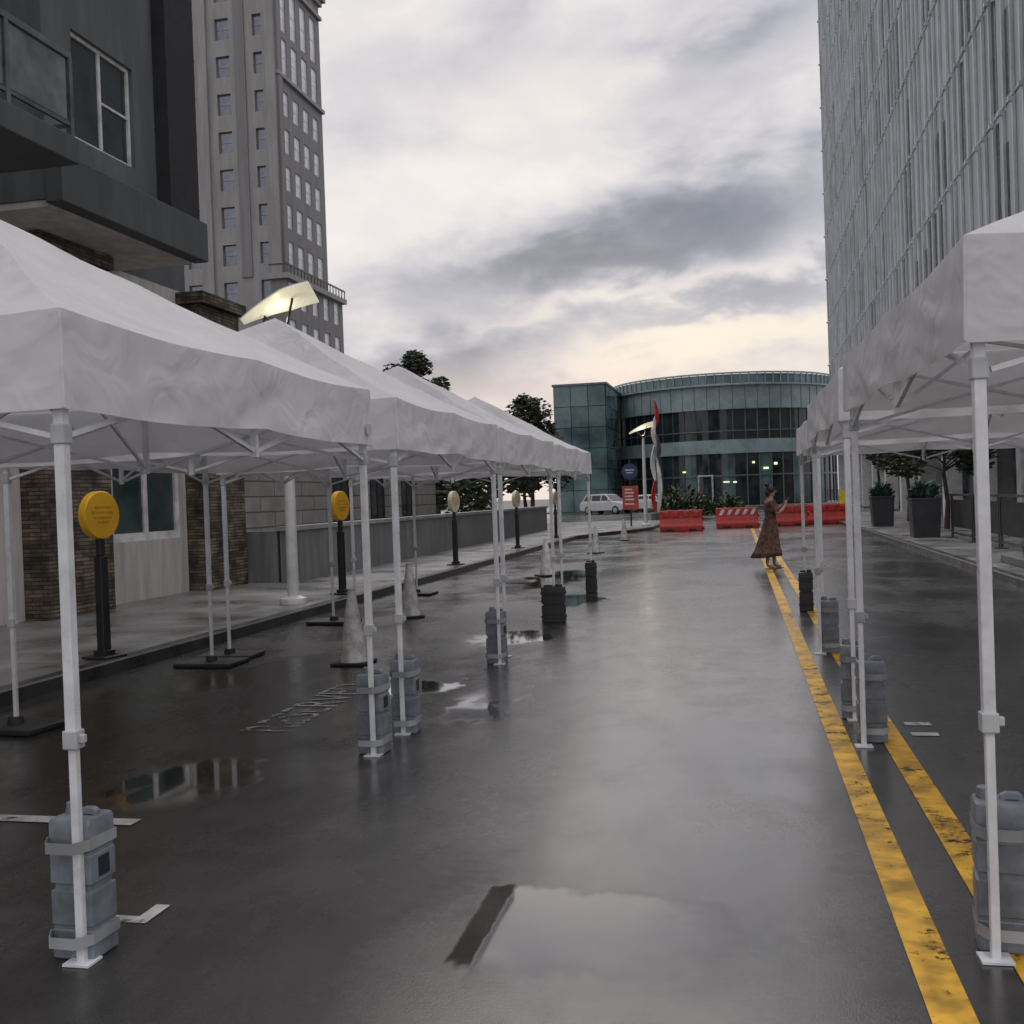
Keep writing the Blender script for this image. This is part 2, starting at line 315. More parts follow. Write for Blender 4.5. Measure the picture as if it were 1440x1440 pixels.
# ------------------------------------------------------------------ tents
def tent(cx, cy, eave, peak, rz, label, group, seed):
    root = empty('canopy_tent', (cx, cy, 0), rz, label, 'tent', group)
    H = 1.5; so = Vector((seed * 7.3, seed * 3.1, 0))
    def ring(s, n=20):
        pts = []
        for (ax, ay), (bx, by) in (((-1, -1), (1, -1)), ((1, -1), (1, 1)), ((1, 1), (-1, 1)), ((-1, 1), (-1, -1))):
            for i in range(n):
                k = i / n; pts.append((ax + (bx - ax) * k, ay + (by - ay) * k))
        return pts
    mb = MB(); rings = []
    NS = 22
    for j in range(NS):
        s = j / NS; q = []
        f = .80 * s + .20 * s * s * (2 - s)
        for u, v in ring(s):
            hip = min(abs(u), abs(v)) / max(abs(u), abs(v))
            x, y = u * H * (1 - s), v * H * (1 - s)
            sag = -.085 * math.sin(math.pi * min(1, s * 1.1)) * (1 - hip ** 2)
            w = noise.noise(Vector((x * 2.1, y * 2.1, 0)) + so) * .02 + noise.noise(Vector((x * 6, y * 6, 3)) + so) * .008
            w += .007 * math.sin(26 * hip + 5 * noise.noise(Vector((x, y, 1)) + so)) * (1 - s) * hip ** 2
            q.append((x, y, eave + (peak - eave) * f + (sag + w) * min(1, s * 8) + (-.025 * math.sin(math.pi * (1 - hip)) * max(0, 1 - s * 8))))
        rings.append(q)
    mb.loft(rings, True, False)
    top = mb.bm.verts.new((0, 0, peak)); mb.bm.verts.ensure_lookup_table(); n = len(rings[0]); base = (NS - 1) * n
    for i in range(n): mb.bm.faces.new((mb.bm.verts[base + i], mb.bm.verts[base + (i + 1) % n], top))
    mb.build('roof_fabric', M['fabric'], root, smooth=35)
    mb = MB(); rows = []
    R0 = ring(0, 34)
    for j in range(11):
        k = j / 10; q = []
        for i, (u, v) in enumerate(R0):
            hip = min(abs(u), abs(v)); nx, ny = (u if abs(u) > .999 else 0, v if abs(v) > .999 else 0)
            edge = 1 - hip ** 6
            t_ = u if abs(v) > .999 else v
            w = (noise.noise(Vector((u * 3., v * 3., k * .9)) + so) * .028 + noise.noise(Vector((t_ * 5 + k * 3.5, k * 1.5 + seed, nx * 3 + ny * 5)) + so) * .02 + noise.noise(Vector((u * 12, v * 12, k * 4)) + so) * .008) * edge * (.2 + k)
            off = .004 + .012 * k + w
            dz = -.025 * math.sin(math.pi * (1 - hip)) + noise.noise(Vector((u * 2.4, v * 2.4, 9)) + so) * .009 * k + .02 * k * (1 - hip ** 4)
            q.append((u * H + nx * off, v * H + ny * off, eave - .345 * k + dz))
        rows.append(q)
    mb.loft(rows, True, False); va = mb.build('valance', M['fabric'], root, smooth=45)
    for sx in (-1, 1):
        for sy in (-1, 1):
            mb = MB(); mb.tube([(sx * (H + .006), sy * (H + .006), eave - .005), (sx * (H + .014), sy * (H + .014), eave - .34)], .006, 6); mb.build('corner_seam', M['fabric'], va)
    lg = H - .035
    for sx in (-1, 1):
        for sy in (-1, 1):
            x, y = sx * lg, sy * lg
            mb = MB(); mb.box(x - .0145, x + .0145, y - .0145, y + .0145, .01, .85); mb.box(x - .0195, x + .0195, y - .0195, y + .0195, .79, eave - .03)
            l = mb.build('leg', M['tentmetal'], root, bevel=.004)
            mb = MB(); mb.box(x - .027, x + .027, y - .027, y + .027, .745, .81); mb.box(x + .025, x + .047, y - .011, y + .011, .765, .795); mb.build('height_collar', M['collar'], l, bevel=.005)
            for za, zb_ in ((.46, .39), (.11, .03)):
                mb = MB(); mb.box(x - .026, x + .026, y - .026, y + .026, eave - za, eave - zb_); mb.build('bracket', M['collar'], l, bevel=.005)
            mb = MB(); mb.box(x - .05, x + .05, y - .042, y + .042, .006, .014); mb.build('foot_plate', M['tentmetal'], l)
    zt, zb = eave - .075, eave - .43
    for (ax, ay, bx, by) in ((-1, -1, 1, -1), (1, -1, 1, 1), (1, 1, -1, 1), (-1, 1, -1, -1)):
        mb = MB()
        P = lambda k, z, o=0: Vector(((ax + (bx - ax) * k) * lg + (o if ax == bx else 0), (ay + (by - ay) * k) * lg + (o if ax != bx else 0), z))
        for k0 in (0, .5):
            mb.tube([P(k0 + .012, zt, .009), P(k0 + .488, zb, .009)], .009, square=True); mb.tube([P(k0 + .012, zb, -.009), P(k0 + .488, zt, -.009)], .009, square=True)
        mb.tube([P(.5, zb - .03), P(.5, zt + .03)], .015, square=True)
        mb.build('truss', M['tentmetal'], root)
    for dx, dy in ((1, 0), (-1, 0), (0, 1), (0, -1)):
        mb = MB(); c = Vector((dx * lg, dy * lg, 0)); i = Vector((dx * .05, dy * .05, 0))
        mb.tube([c + Vector((0, 0, zb)), c * .5 + Vector((0, 0, zt + .17)), i + Vector((0, 0, zb + .22))], .009, square=True)
        mb.tube([c + Vector((0, 0, zt)), c * .5 + Vector((0, 0, zb + .2)), i + Vector((0, 0, zt + .25))], .009, square=True)
        mb.build('roof_strut', M['tentmetal'], root)
    mb = MB(); mb.tube([(0, 0, zb + .2), (0, 0, peak - .04)], .02, 10); mb.sphere((0, 0, peak - .04), .03, 10); mb.build('centre_pole', M['tentmetal'], root, smooth=40)
    return root
LT = [(-3.733, 4.71, 2.25, 3.10, R(-.2), 'nearest white pop-up tent on the left, its roof cut by the frame edge'),
      (-3.735, 8.22, 2.25, 3.11, R(.2), 'second white pop-up tent on the left, its peak under the lit curved lamp'),
      (-3.80, 11.62, 2.25, 3.11, R(.5), 'third white pop-up tent from the front in the left row'),
      (-3.88, 15.5, 2.25, 3.10, R(.4), 'farthest white pop-up tent at the end of the left row')]
for i, (x, y, e, p, r, l) in enumerate(LT):
    tt = tent(x, y, e, p, r, l, 'white pop-up tents in the left row', i + 1)
    if i == 0:
        mb = MB(); mb.box(1.535, 1.538, 1.36, 1.44, 1.97, 2.03); mb.build('maker_label', M['collar'], tt)
RT = [(2.165, 5.18, 2.34, 3.18, R(1.9), 'nearest white pop-up tent on the right, cut by the right frame edge'),
      (2.13, 8.82, 2.33, 3.17, R(.4), 'middle white pop-up tent of the right row beside the yellow lines'),
      (2.2, 12.55, 2.31, 3.15, R(.2), 'farthest white pop-up tent of the right row, nearest the walking woman')]
for i, (x, y, e, p, r, l) in enumerate(RT): tent(x, y, e, p, r, l, 'white pop-up tents in the right row', i + 11)

# ------------------------------------------------------------------ water weights
def jug_master(name, m, ms):
    root = empty(name, (0, 0, 0))
    def rr(hx, hy, r, n=4):
        pts = []
        for cx, cy, a0 in ((hx - r, hy - r, 0), (-hx + r, hy - r, 90), (-hx + r, -hy + r, 180), (hx - r, -hy + r, 270)):
            for i in range(n): a = R(a0 + 90 * i / (n - 1)); pts.append((cx + r * math.cos(a), cy + r * math.sin(a)))
        return pts
    prof = [(0, .09), (.006, .095), (.10, .095), (.104, .0905), (.116, .0905), (.12, .095), (.235, .095), (.239, .083), (.261, .083), (.265, .095), (.36, .095), (.364, .0905), (.376, .0905), (.38, .095), (.472, .095), (.484, .09), (.488, .08)]
    mb = MB(); mb.loft([[(x * .88, y * .76, z) for x, y in rr(h, h, .013)] for z, h in prof]); b = mb.build('body', m, root, smooth=25)
    mb = MB(); mb.lathe([(.03, .484), (.03, .5), (.026, .5), (.026, .522), (.02, .525)], 16, (-.042, .02)); mb.build('cap', m, root, smooth=40)
    mb = MB(); mb.loft([[(.0, a, z) for a, z in ((-.014, .48), (.014, .48), (.014, .505), (-.014, .505))], [(.02, a, z) for a, z in ((-.014, .49), (.014, .49), (.014, .515), (-.014, .515))], [(.055, a, z) for a, z in ((-.014, .49), (.014, .49), (.014, .515), (-.014, .515))], [(.07, a, z) for a, z in ((-.014, .48), (.014, .48), (.014, .505), (-.014, .505))]]); mb.build('handle', m, root, bevel=.004)
    mb = MB(); mb.box(.084, .087, -.03, .03, .28, .35); mb.build('grip_recess', M['jugblack'], b, bevel=.003)
    for z in (.06, .385):
        mb = MB(); o = [(-.087, .075), (.087, .075), (.087, -.074), (.05, -.13), (-.05, -.13), (-.087, -.074)]
        mb.loft([[(x, y, zz) for x, y in o] for zz in (z, z + .038)], True, False); mb.build('strap', ms, root, solid=.003)
    return root
jg = jug_master('water_weight', M['jug'], M['strap']); jb = jug_master('water_weight', M['jugblack'], M['strapblack'])
JL = [(-2.315, 3.325, 0, jg, 'grey water weight strapped to the front leg of the nearest left tent'),
      (-2.29, 6.27, 0, jg, 'left one of the two grey water weights where the first two left tents meet'),
      (-2.265, 6.84, 0, jg, 'right one of the two grey water weights where the first two left tents meet'),
      (-2.32, 9.78, 0, jg, 'single grey water weight under the far street leg of the second left tent'),
      (-2.335, 12.97, math.pi, jb, 'broad black weight where the third and fourth left tents meet'),
      (-2.415, 16.87, math.pi, jb, 'small black weight at the far end of the left tent row'),
      (.80, 3.79, 0, jg, 'grey water weight on the nearest right tent leg, cut by the frame edge'),
      (.72, 6.77, 0, jg, 'grey water weight on the far leg of the nearest right tent, front of a pair'),
      (.685, 7.45, 0, jg, 'grey water weight half hidden behind another on the right yellow line'),
      (.75, 10.39, 0, jg, 'grey water weight between the middle and farthest right tents'),
      (.735, 13.91, math.pi, jb, 'dark weight at the far end of the right tent row near the woman')]
used = set()
for x, y, rz, mm, l in JL:
    if id(mm) in used: o = copy_tree(mm)
    else: o = mm; used.add(id(mm))
    o.location = (x, y, .006); o.rotation_euler = (0, 0, rz + random.uniform(-.12, .12)); tag(o, l, 'tent weight', 'water weights on the tent legs')
    o.scale = (1.7, 1.1, .9) if 'broad black' in l else (1, 1, 1)

def plate(x, y, l):
    o = empty('tent_base', (x, y, 0), random.uniform(-.1, .1), l, 'tent base', 'black rubber tent bases by the kerb')
    mb = MB(); mb.box(-.3, .3, -.22, .22, .006, .05); mb.build('slab', M['rubber'], o, bevel=.012)
    mb = MB(); mb.lathe([(.06, .048), (.05, .1), (.04, .1)], 14); mb.build('socket', M['rubber'], o)
for x, y, l in ((-5.2, 6.75, 'black rubber tent base by the left kerb at the left frame edge'), (-5.2, 9.66, 'left one of two black tent bases side by side near the yellow sign'), (-5.26, 10.16, 'right one of two black tent bases side by side near the yellow sign'),
                (-5.27, 13.07, 'black tent base by the kerb behind the nearest cone'), (-5.35, 16.95, 'farthest black tent base by the kerb, under the last left tent')): plate(x, y, l)

# ------------------------------------------------------------------ cones
cone = empty('traffic_cone')
mb = MB(); mb.lathe([(.14, .03), (.134, .06), (.04, .70), (.034, .73), (.02, .73)], 22); mb.build('cone_body', M['cone'], cone, smooth=40)
mb = MB(); mb.box(-.18, .18, -.18, .18, .006, .032); mb.build('base', M['rubber'], cone, bevel=.01)
for i, (x, y, l) in enumerate(((-3.74, 9.74, 'nearest dirty white traffic cone, behind the paired water weights'), (-4.43, 13.7, 'second dirty white traffic cone, left of the single grey weight'), (-3.85, 20.7, 'white traffic cone just beyond the last left tent leg'),
                               (-3.93, 28.5, 'small white traffic cone beside the far kerb, fourth along the row'), (-3.98, 36, 'farthest white traffic cone in front of the red sign'))):
    o = cone if i == 0 else copy_tree(cone); o.location = (x, y, 0); o.rotation_euler.z = i * .4; tag(o, l, 'traffic cone', 'white cones along the left kerb')

# ------------------------------------------------------------------ round signs
def rsign(x, y, face, l):
    o = empty('round_sign', (x, y, .13), R(-10), l, 'sign', 'round signs on dark posts along the kerb')
    mb = MB(); mb.box(-.045, .045, -.05, .05, .02, 1.0); mb.box(-.03, .03, -.035, .035, 1.0, 1.3); mb.build('post', M['post'], o, bevel=.008)
    mb = MB(); mb.box(-.15, .15, -.15, .15, .0065, .03); mb.box(-.07, .07, -.075, .075, .025, .08); mb.build('base_plate', M['post'], o, bevel=.006)
    n = 40; T = [(.235 * math.cos(2 * math.pi * i / n), .235 * math.sin(2 * math.pi * i / n)) for i in range(n)]
    mb = MB(); mb.loft([[(xx, a * s, 1.4 + b * s) for a, b in T] for xx, s in ((-.045, .96), (-.035, 1), (.035, 1), (.045, .96))]); d = mb.build('disc', face, o, smooth=40)
    for z, w in ((1.475, .1), (1.425, .14), (1.375, .12), (1.33, .07)):
        mb = MB(); k = -w
        while k < w:
            ww = random.uniform(.012, .028); mb.box(.0455, .0475, k, k + ww, z - .012, z + .012); k += ww + .01
        mb.build('text_line', M['yellowdark'], d)
for x, y, f, l in ((-6.16, 9.32, M['yellow'], 'yellow round sign on a dark post, the nearest by the left kerb'), (-6.25, 15.9, M['yellow'], 'yellow round sign by the white lamp pole, second from the camera'),
                   (-6.25, 22.7, M['palesign'], 'pale round sign on a dark post, third along the kerb'), (-6.33, 29.7, M['palesign'], 'pale round sign on a dark post, fourth along the kerb before the wall end'), (-6.42, 36.6, M['palesign'], 'farthest small round sign on the left pavement, behind tent legs')):
    rsign(x, y, f, l)

# ------------------------------------------------------------------ street lamps
def lamp(x, y, rz, l, watts):
    o = empty('street_lamp', (x, y, .13), rz, l, 'street lamp', 'white street lamps with curved reflectors')
    mb = MB(); mb.lathe([(.19, 0), (.2, .03), (.19, .09), (.13, .11), (.095, .13)], 24); mb.build('base', M['whitepole'], o, smooth=40)
    mb = MB(); mb.lathe([(.085, .12), (.075, 2.4), (.06, 3.7), (.05, 3.92)], 20); mb.build('pole', M['whitepole'], o, smooth=40)
    mb = MB(); mb.lathe([(.05, 3.92), (.10, 3.95), (.11, 4.0), (.07, 4.03)], 20); mb.tube([(-.06, 0, 3.98), (-.3, .08, 4.2)], .018); mb.tube([(.04, 0, 3.98), (.16, -.04, 4.42)], .018); mb.build('lamp_housing', M['post'], o, smooth=40)
    def arc(off):
        rows = []; px, pz = -.60, 4.11
        for i in range(17):
            a = R(29 - 20 * i / 16); w_ = .29 * (.25 + .75 * min(1, i / 10)) 
            rows.append([(px - math.sin(a) * off, yy, pz + math.cos(a) * off - yy * .30) for yy in (-w_, 0, w_)])
            px += math.cos(a) * .071; pz += math.sin(a) * .071
        return rows
    mb = MB(); mb.loft([p + q[::-1] for p, q in zip(arc(.02), arc(.033))]); rf = mb.build('reflector', M['whitepole'], o, smooth=40)
    mb = MB(); mb.loft([p + q[::-1] for p, q in zip(arc(0), arc(.018))]); mb.build('lit_panel', M['glow'], rf, smooth=40)
    li = bpy.data.lights.new('lamp_light', 'POINT'); li.energy = watts; li.color = (1, .88, .6); li.shadow_soft_size = .05
    lo = bpy.data.objects.new('lamp_light', li); COL.objects.link(lo); lo.parent = o; lo.location = (.0, -.02, 4.13)
lamp(-6.42, 14.4, R(8), 'white street lamp with lit curved reflector rising behind the second left tent', 3.2)
lamp(-4.25, 47.3, R(5), 'distant white street lamp with lit yellow head beside the red barrier', 6)

# ------------------------------------------------------------------ barriers
def barrier(x, y, rz, l, stripes):
    o = empty('water_barrier', (x, y, .004), rz, l, 'barrier', 'red plastic barriers closing the street')
    L_ = .86
    prof = [(-.29, 0), (-.29, .2), (-.2, .32), (-.12, .5), (-.1, .84), (.1, .84), (.12, .5), (.2, .32), (.29, .2), (.29, 0)]
    mb = MB(); mb.loft([[(xx, yy, z) for yy, z in prof] for xx in (-L_, -.3, .3, L_)]); b = mb.build('barrier_body', M['red'], o, bevel=.03)
    for xx in (-.45, .45): mb = MB(); mb.box(xx - .16, xx + .16, -.292, .292, -.002, .09); mb.build('forklift_slot', M['black'], b)
    if not stripes:
        for xx in (-.6, -.2, .2, .6): mb = MB(); mb.loft([[(xx - .13, -.1185, .56), (xx + .13, -.1185, .56), (xx + .13, -.1055, .78), (xx - .13, -.1055, .78)], [(xx - .11, -.148, .58), (xx + .11, -.148, .58), (xx + .11, -.135, .76), (xx - .11, -.135, .76)]]); mb.build('moulded_panel', M['red'], b)
    for xx in (-.45, 0, .45): mb = MB(); mb.lathe([(.07, .83), (.07, .86), (.05, .87)], 14, (xx, 0)); mb.build('fill_cap', M['red'], o)
    for z in (.1, .5): mb = MB(); mb.tube([(L_ - .03, 0, z), (L_ + .07, 0, z)], .08, 12); mb.build('hinge_lug', M['red'], o)
    if stripes:
        for k in range(5):
            x0 = -.75 + k * .32
            mb = MB(); mb.loft([[(x0, -.122, .55), (x0 + .14, -.122, .55), (x0 + .26, -.108, .78), (x0 + .12, -.108, .78)], [(x0, -.108, .55), (x0 + .14, -.108, .55), (x0 + .26, -.098, .78), (x0 + .12, -.098, .78)]]); mb.build('stripe', M['white'], o)
barrier(-2.5, 43.6, R(2), 'plain red plastic barrier, leftmost, beside the lamp base', False)
barrier(-.3, 45.6, R(6), 'red plastic barrier with slanted white stripes, middle of the three', True)
barrier(1.75, 46.6, R(4), 'red plastic barrier partly hidden behind the woman', False)
barrier(3.5, 47.4, R(4), 'rightmost red barrier, mostly behind right tent legs', False)

# ------------------------------------------------------------------ signs at the street end
o = empty('directory_sign', (-4.95, 47.8, .13), R(5), 'dark blue round sign above a red poster panel on one post', 'sign')
mb = MB(); mb.tube([(0, 0, 0), (0, 0, 3.0)], .04); mb.build('post', M['post'], o)
mb = MB(); mb.box(-.36, .36, -.05, -.02, .75, 1.8); p = mb.build('poster_panel', M['redsign'], o, bevel=.01)
random.seed(3)
for z in (1.65, 1.5, 1.35, 1.2, 1.0): mb = MB(); mb.box(-.25, random.uniform(.05, .25), -.054, -.0505, z - .03, z + .03); mb.build('text_line', M['white'], p)
n = 32; mb = MB(); mb.loft([[(.36 * math.cos(2 * math.pi * i / n), yy, 2.45 + .36 * math.sin(2 * math.pi * i / n)) for i in range(n)] for yy in (-.05, .05)]); d = mb.build('round_panel', M['blue'], o, smooth=40)
for z, h in ((2.52, .2), (2.4, .14)): mb = MB(); mb.box(-h, h, -.054, -.0505, z - .025, z + .025); mb.build('text_line', M['white'], d)
o = empty('wet_floor_sign', (5.3, 60.3, .13), R(10), 'yellow folding floor sign on the far right pavement', 'sign')
for s in (-1, 1):
    mb = MB(); mb.loft([[(-.3, s * .3, 0), (.3, s * .3, 0), (.3, s * .27, 0), (-.3, s * .27, 0)], [(-.22, s * .03, 1.2), (.22, s * .03, 1.2), (.22, s * .002, 1.2), (-.22, s * .002, 1.2)]]); mb.build('panel', M['signyellow'], o)
mb = MB(); mb.box(-.1, .1, -.012, .012, 1.2, 1.26); mb.build('handle', M['signyellow'], o)

o = empty('sculpture', (-4.75, 60.5, .0), 0, 'tall slim twisting white sculpture with red and grey accents beyond the lamp', 'sculpture')
mb = MB(); mb.lathe([(.4, .0), (.4, .45), (.34, .5)], 24); mb.build('plinth', M['sculptgrey'], o)
def ribbon(pts, wid, th, m, name):
    mb = MB(); rings = []
    for i, (x, z, a) in enumerate(pts):
        k = i / (len(pts) - 1); w = wid * (math.sin(math.pi * (.12 + .8 * k)) ** .7); c, s = math.cos(a), math.sin(a)
        rings.append([(x + c * dx - s * dy, s * dx + c * dy, z) for dx, dy in ((-w, -th), (w, -th), (w, th), (-w, th))])
    mb.loft(rings); mb.build(name, m, o, smooth=50)
def seg(z0, z1, x0, amp, a0, a1, n=16): return [(x0 + amp * math.sin(math.pi * i / (n - 1)), z0 + (z1 - z0) * i / (n - 1), a0 + (a1 - a0) * i / (n - 1)) for i in range(n)]
ribbon(seg(.45, 2.3, -.1, -.13, 0, 1.2), .12, .04, M['red'], 'ribbon')
ribbon(seg(.45, 3.6, .02, .16, .4, -1), .13, .04, M['white'], 'ribbon')
ribbon(seg(2.3, 4.3, -.08, -.12, 0, 1.4), .13, .04, M['white'], 'ribbon')
ribbon(seg(3.3, 4.9, .05, .13, 0, 1.4), .12, .04, M['sculptgrey'], 'ribbon')
ribbon(seg(4.2, 5.9, .05, -.16, 1, -.5), .13, .04, M['white'], 'ribbon')
ribbon(seg(5.3, 6.8, -.0, .13, 0, 1.2), .11, .04, M['red'], 'ribbon')

# ------------------------------------------------------------------ facade helpers
def fgrid(mb, ax, plane, out, u0, u1, z0, z1, cols, rows, th):
    def bx(a, b, c, d):
        if b - a < 1e-4 or d - c < 1e-4: return
        p, q = sorted((plane, plane - out * th))
        if ax == 'x': mb.box(a, b, p, q, c, d)
        else: mb.box(p, q, a, b, c, d)
    prev = u0
    for a, b in cols:
        bx(prev, a, z0, z1); pz = z0
        for c, d in rows: bx(a, b, pz, c); pz = d
        bx(a, b, pz, z1); prev = b
    bx(prev, u1, z0, z1)
def make_window(parent, ax, w, h, fm, gm, mull=1, bar=True, name='window', depth=.08, fw=.06):
    f = MB(); g = MB()
    def bx(m, a, b, c, d, p, q):
        if ax == 'x': m.box(a, b, p, q, c, d)
        else: m.box(p, q, a, b, c, d)
    D = depth / 2
    bx(f, -w / 2, -w / 2 + fw, 0, h, -D, D); bx(f, w / 2 - fw, w / 2, 0, h, -D, D); bx(f, -w / 2 + fw, w / 2 - fw, 0, fw, -D, D); bx(f, -w / 2 + fw, w / 2 - fw, h - fw, h, -D, D)
    for i in range(mull):
        u = -w / 2 + w * (i + 1) / (mull + 1); bx(f, u - fw / 2, u + fw / 2, fw, h - fw, -D * .9, D * .9)
    if bar:
        e = [-w / 2 + w * i / (mull + 1) for i in range(mull + 2)]
        for i in range(mull + 1):
            if bar == 'right' and i == 0: continue
            bx(f, e[i] + (fw if i == 0 else fw / 2), e[i + 1] - (fw if i == mull else fw / 2), h * .5 - fw / 3, h * .5 + fw / 3, -D * .8, D * .8)
    fo = f.build(name, fm, parent)
    bx(g, -w / 2 + fw * .5, w / 2 - fw * .5, fw * .5, h - fw * .5, -.008, .008); g.build('pane', gm, fo)
    return fo

# ------------------------------------------------------------------ apartment building, left
apt = empty('apartment_building', (-9.5, 10, 0), 0, 'dark apartment building on the left with balcony and stone pillars', 'building')
GW = [(3.5, 5.6), (9.4, 11.6), (14.75, 16.85)]
mb = MB(); fgrid(mb, 'y', -9.5, 1, 0, 17.2, .12, 5.36, GW, [(1.08, 3.3)], .4); mb.build('wall', M['cream'], apt, world=True)
mb = MB(); mb.box(-24, -9.9, 0, 17.2, .12, 44); mb.build('core_wall', M['charcoal'], apt, world=True)
mb = MB(); fgrid(mb, 'y', -9.5, 1, 0, 17.2, 5.36, 44, [(4.6, 6.6), (8.2, 10.4), (15.4, 16.9)], [(z, z + 2.2) for z in (5.8, 9., 12.2, 15.4, 18.6, 21.8)], .39); mb.build('upper_wall', M['bay'], apt, world=True)
for a, b in GW:
    w = make_window(apt, 'y', b - a, 2.22, M['frame'], M['glassgreen'], 1, False, fw=.13); w.location = (-.12, (a + b) / 2 - 10, 1.08)
for a, b in ((4.6, 6.6), (8.2, 10.4), (15.4, 16.9)):
    for z in (5.8, 9., 12.2):
        w = make_window(apt, 'y', b - a, 2.2, M['framedark'], M['glass'], 1, False, name='window'); w.location = (-.24, (a + b) / 2 - 10, z)
mb = MB(); fgrid(mb, 'y', -8.2, 1, 11.6, 15.1, 5.42, 44, [(12.2, 13.6)], [(6.36, 7.75), (9.5, 10.9), (12.7, 14.1)], .3); mb.box(-9.48, -8.5, 11.6, 11.75, 5.42, 44); mb.box(-9.48, -8.5, 14.95, 15.1, 5.42, 44); mb.build('bay_wall', M['bay'], apt, world=True)
mb = MB(); mb.box(-9.1, -8.6, 11.76, 14.94, 6., 40); mb.build('bay_backing', M['black'], apt, world=True)
for z in (6.36, 9.5, 12.7):
    w = make_window(apt, 'y', 1.4, 1.39, M['frame'], M['glass'], 1, 'right', fw=.05); w.location = (1.2, 12.9 - 10, z)
mb = MB(); mb.box(-8.197, -7.95, 11.55, 15.16, 5.36, 5.95); mb.build('bay_fascia', M['charcoal'], apt, world=True, bevel=.01)
mb = MB(); mb.box(-8.197, -7.98, 14.15, 14.98, 5.95, 44); mb.build('bay_pier', M['black'], apt, world=True)
mb = MB(); mb.box(-9.48, -8.2, 11.62, 15.08, 5.33, 5.415); mb.build('bay_soffit', M['cream'], apt, world=True)
for k in range(3):
    mb = MB(); mb.lathe([(.09, -.04), (.09, 0), (.06, .0), (.055, -.03)], 16); v = mb.build('wall_vent', M['black'], apt); v.rotation_euler = (0, R(90), 0); v.location = (.03, 2.9 + k * .28, 4.75)
mb = MB(); mb.box(-9.49, -7.0, 4.5, 10.5, 5.38, 5.66); bal = mb.build('balcony', M['charcoal'], apt, world=True, bevel=.01)
mb = MB(); mb.tube([(-7.06, 4.55, 6.55), (-7.06, 10.44, 6.55), (-9.45, 10.44, 6.55)], .035, square=True); mb.tube([(-7.06, 4.55, 5.8), (-7.06, 10.44, 5.8), (-9.45, 10.44, 5.8)], .02, square=True)
for y in (4.6, 6.1, 7.6, 8.5, 9.4, 10.44): mb.box(-7.09, -7.03, y - .03, y + .03, 5.5, 6.53)
mb.box(-8.3, -8.24, 10.41, 10.47, 5.66, 6.53); mb.build('railing', M['rail'], bal, world=True)
for a, b in ((4.65, 6.05), (6.15, 7.55), (7.65, 8.45), (8.55, 9.35), (9.45, 10.38)):
    mb = MB(); mb.box(-7.066, -7.054, a, b, 5.84, 6.5); mb.build('glass_panel', M['railglass'], bal, world=True)
for a, b in ((12.6, 14.1), (16.95, 18.4), (6.6, 8.3)):
    mb = MB(); mb.box(-9.497, -9.1, a, b, .125, 5.12); p = mb.build('stone_pillar', M['stone'], apt, world=True)
    mb = MB(); mb.box(-9.495, -8.98, a - .1, b + .1, 5.12, 5.32); mb.build('cap', M['stone'], p, world=True)

pod = empty('podium_building', (-11, 27, 0), 0, 'low grooved stone building with dark windows behind the grey wall', 'building')
PW = [(27.5 + 3.0 * k, 29.3 + 3.0 * k) for k in range(3)]
mb = MB(); fgrid(mb, 'y', -11, 1, 18.6, 37.5, .1, 3.5, PW, [(1.0, 2.9)], .35); mb.build('wall', M['tile'], pod, world=True)
mb = MB(); mb.box(-22, -11.35, 18.6, 37.5, .1, 3.5); mb.build('core_wall', M['tile'], pod, world=True)
mb = MB(); mb.box(-22.1, -10.85, 18.5, 37.6, 3.5, 3.62); mb.build('roof', M['roofing'], pod, world=True)
for a, b in PW:
    w = make_window(pod, 'y', b - a, 1.9, M['framedark'], M['glass'], 2, False); w.location = (-.2, (a + b) / 2 - 27, 1.0)
gw = empty('boundary_wall', (-8.35, 32, .1), 0, 'long grey concrete wall running along the back of the left pavement', 'wall')
mb = MB(); mb.prism([(-8.2, 18.55), (-8.45, 46), (-8.75, 46), (-8.5, 18.55)], .1, 1.1); mb.build('wall_body', M['concrete'], gw, world=True)
mb = MB(); mb.prism([(-8.15, 18.5), (-8.4, 46.05), (-8.8, 46.05), (-8.55, 18.5)], 1.1, 1.18); mb.build('coping', M['coping'], gw, world=True)
lw = empty('boundary_wall', (-9, 18.5, .1), 0, 'short return of the grey wall beside the second stone pillar', 'wall')
mb = MB(); mb.box(-9.46, -8.56, 18.56, 18.86, .1, 1.1); mb.build('wall_body', M['concrete'], lw, world=True)

# ------------------------------------------------------------------ stone tower, left
tw = empty('tower_building', (-55, 99, 0), 0, 'tall pale stone tower behind the apartment building with rows of windows', 'tower')
rows_s = [(3.16 + 3.54 * k, 5.16 + 3.54 * k) for k in range(14)]
rows_e = [(24.4 + 3.54 * k, 26.7 + 3.54 * k) for k in range(5)] + [(42.4, 45.9), (46.6, 51.)]
cs = [(-66.0, -64.6), (-62.0, -60.6), (-58.2, -56.8), (-54.5, -53.1), (-50.9, -49.5), (-47.3, -45.9), (-43.5, -42.6)]
ce = [(94.3, 95.7), (96.75, 98.15), (99.2, 100.6), (101.65, 103.05)]
TY = 104.2
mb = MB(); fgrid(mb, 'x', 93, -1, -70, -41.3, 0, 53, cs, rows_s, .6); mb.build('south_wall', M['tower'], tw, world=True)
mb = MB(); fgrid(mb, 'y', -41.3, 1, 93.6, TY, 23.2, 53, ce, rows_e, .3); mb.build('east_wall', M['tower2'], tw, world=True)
mb = MB(); mb.box(-70, -41.6, 93.6, TY, 0, 53); mb.build('core_wall', M['tower2'], tw, world=True)
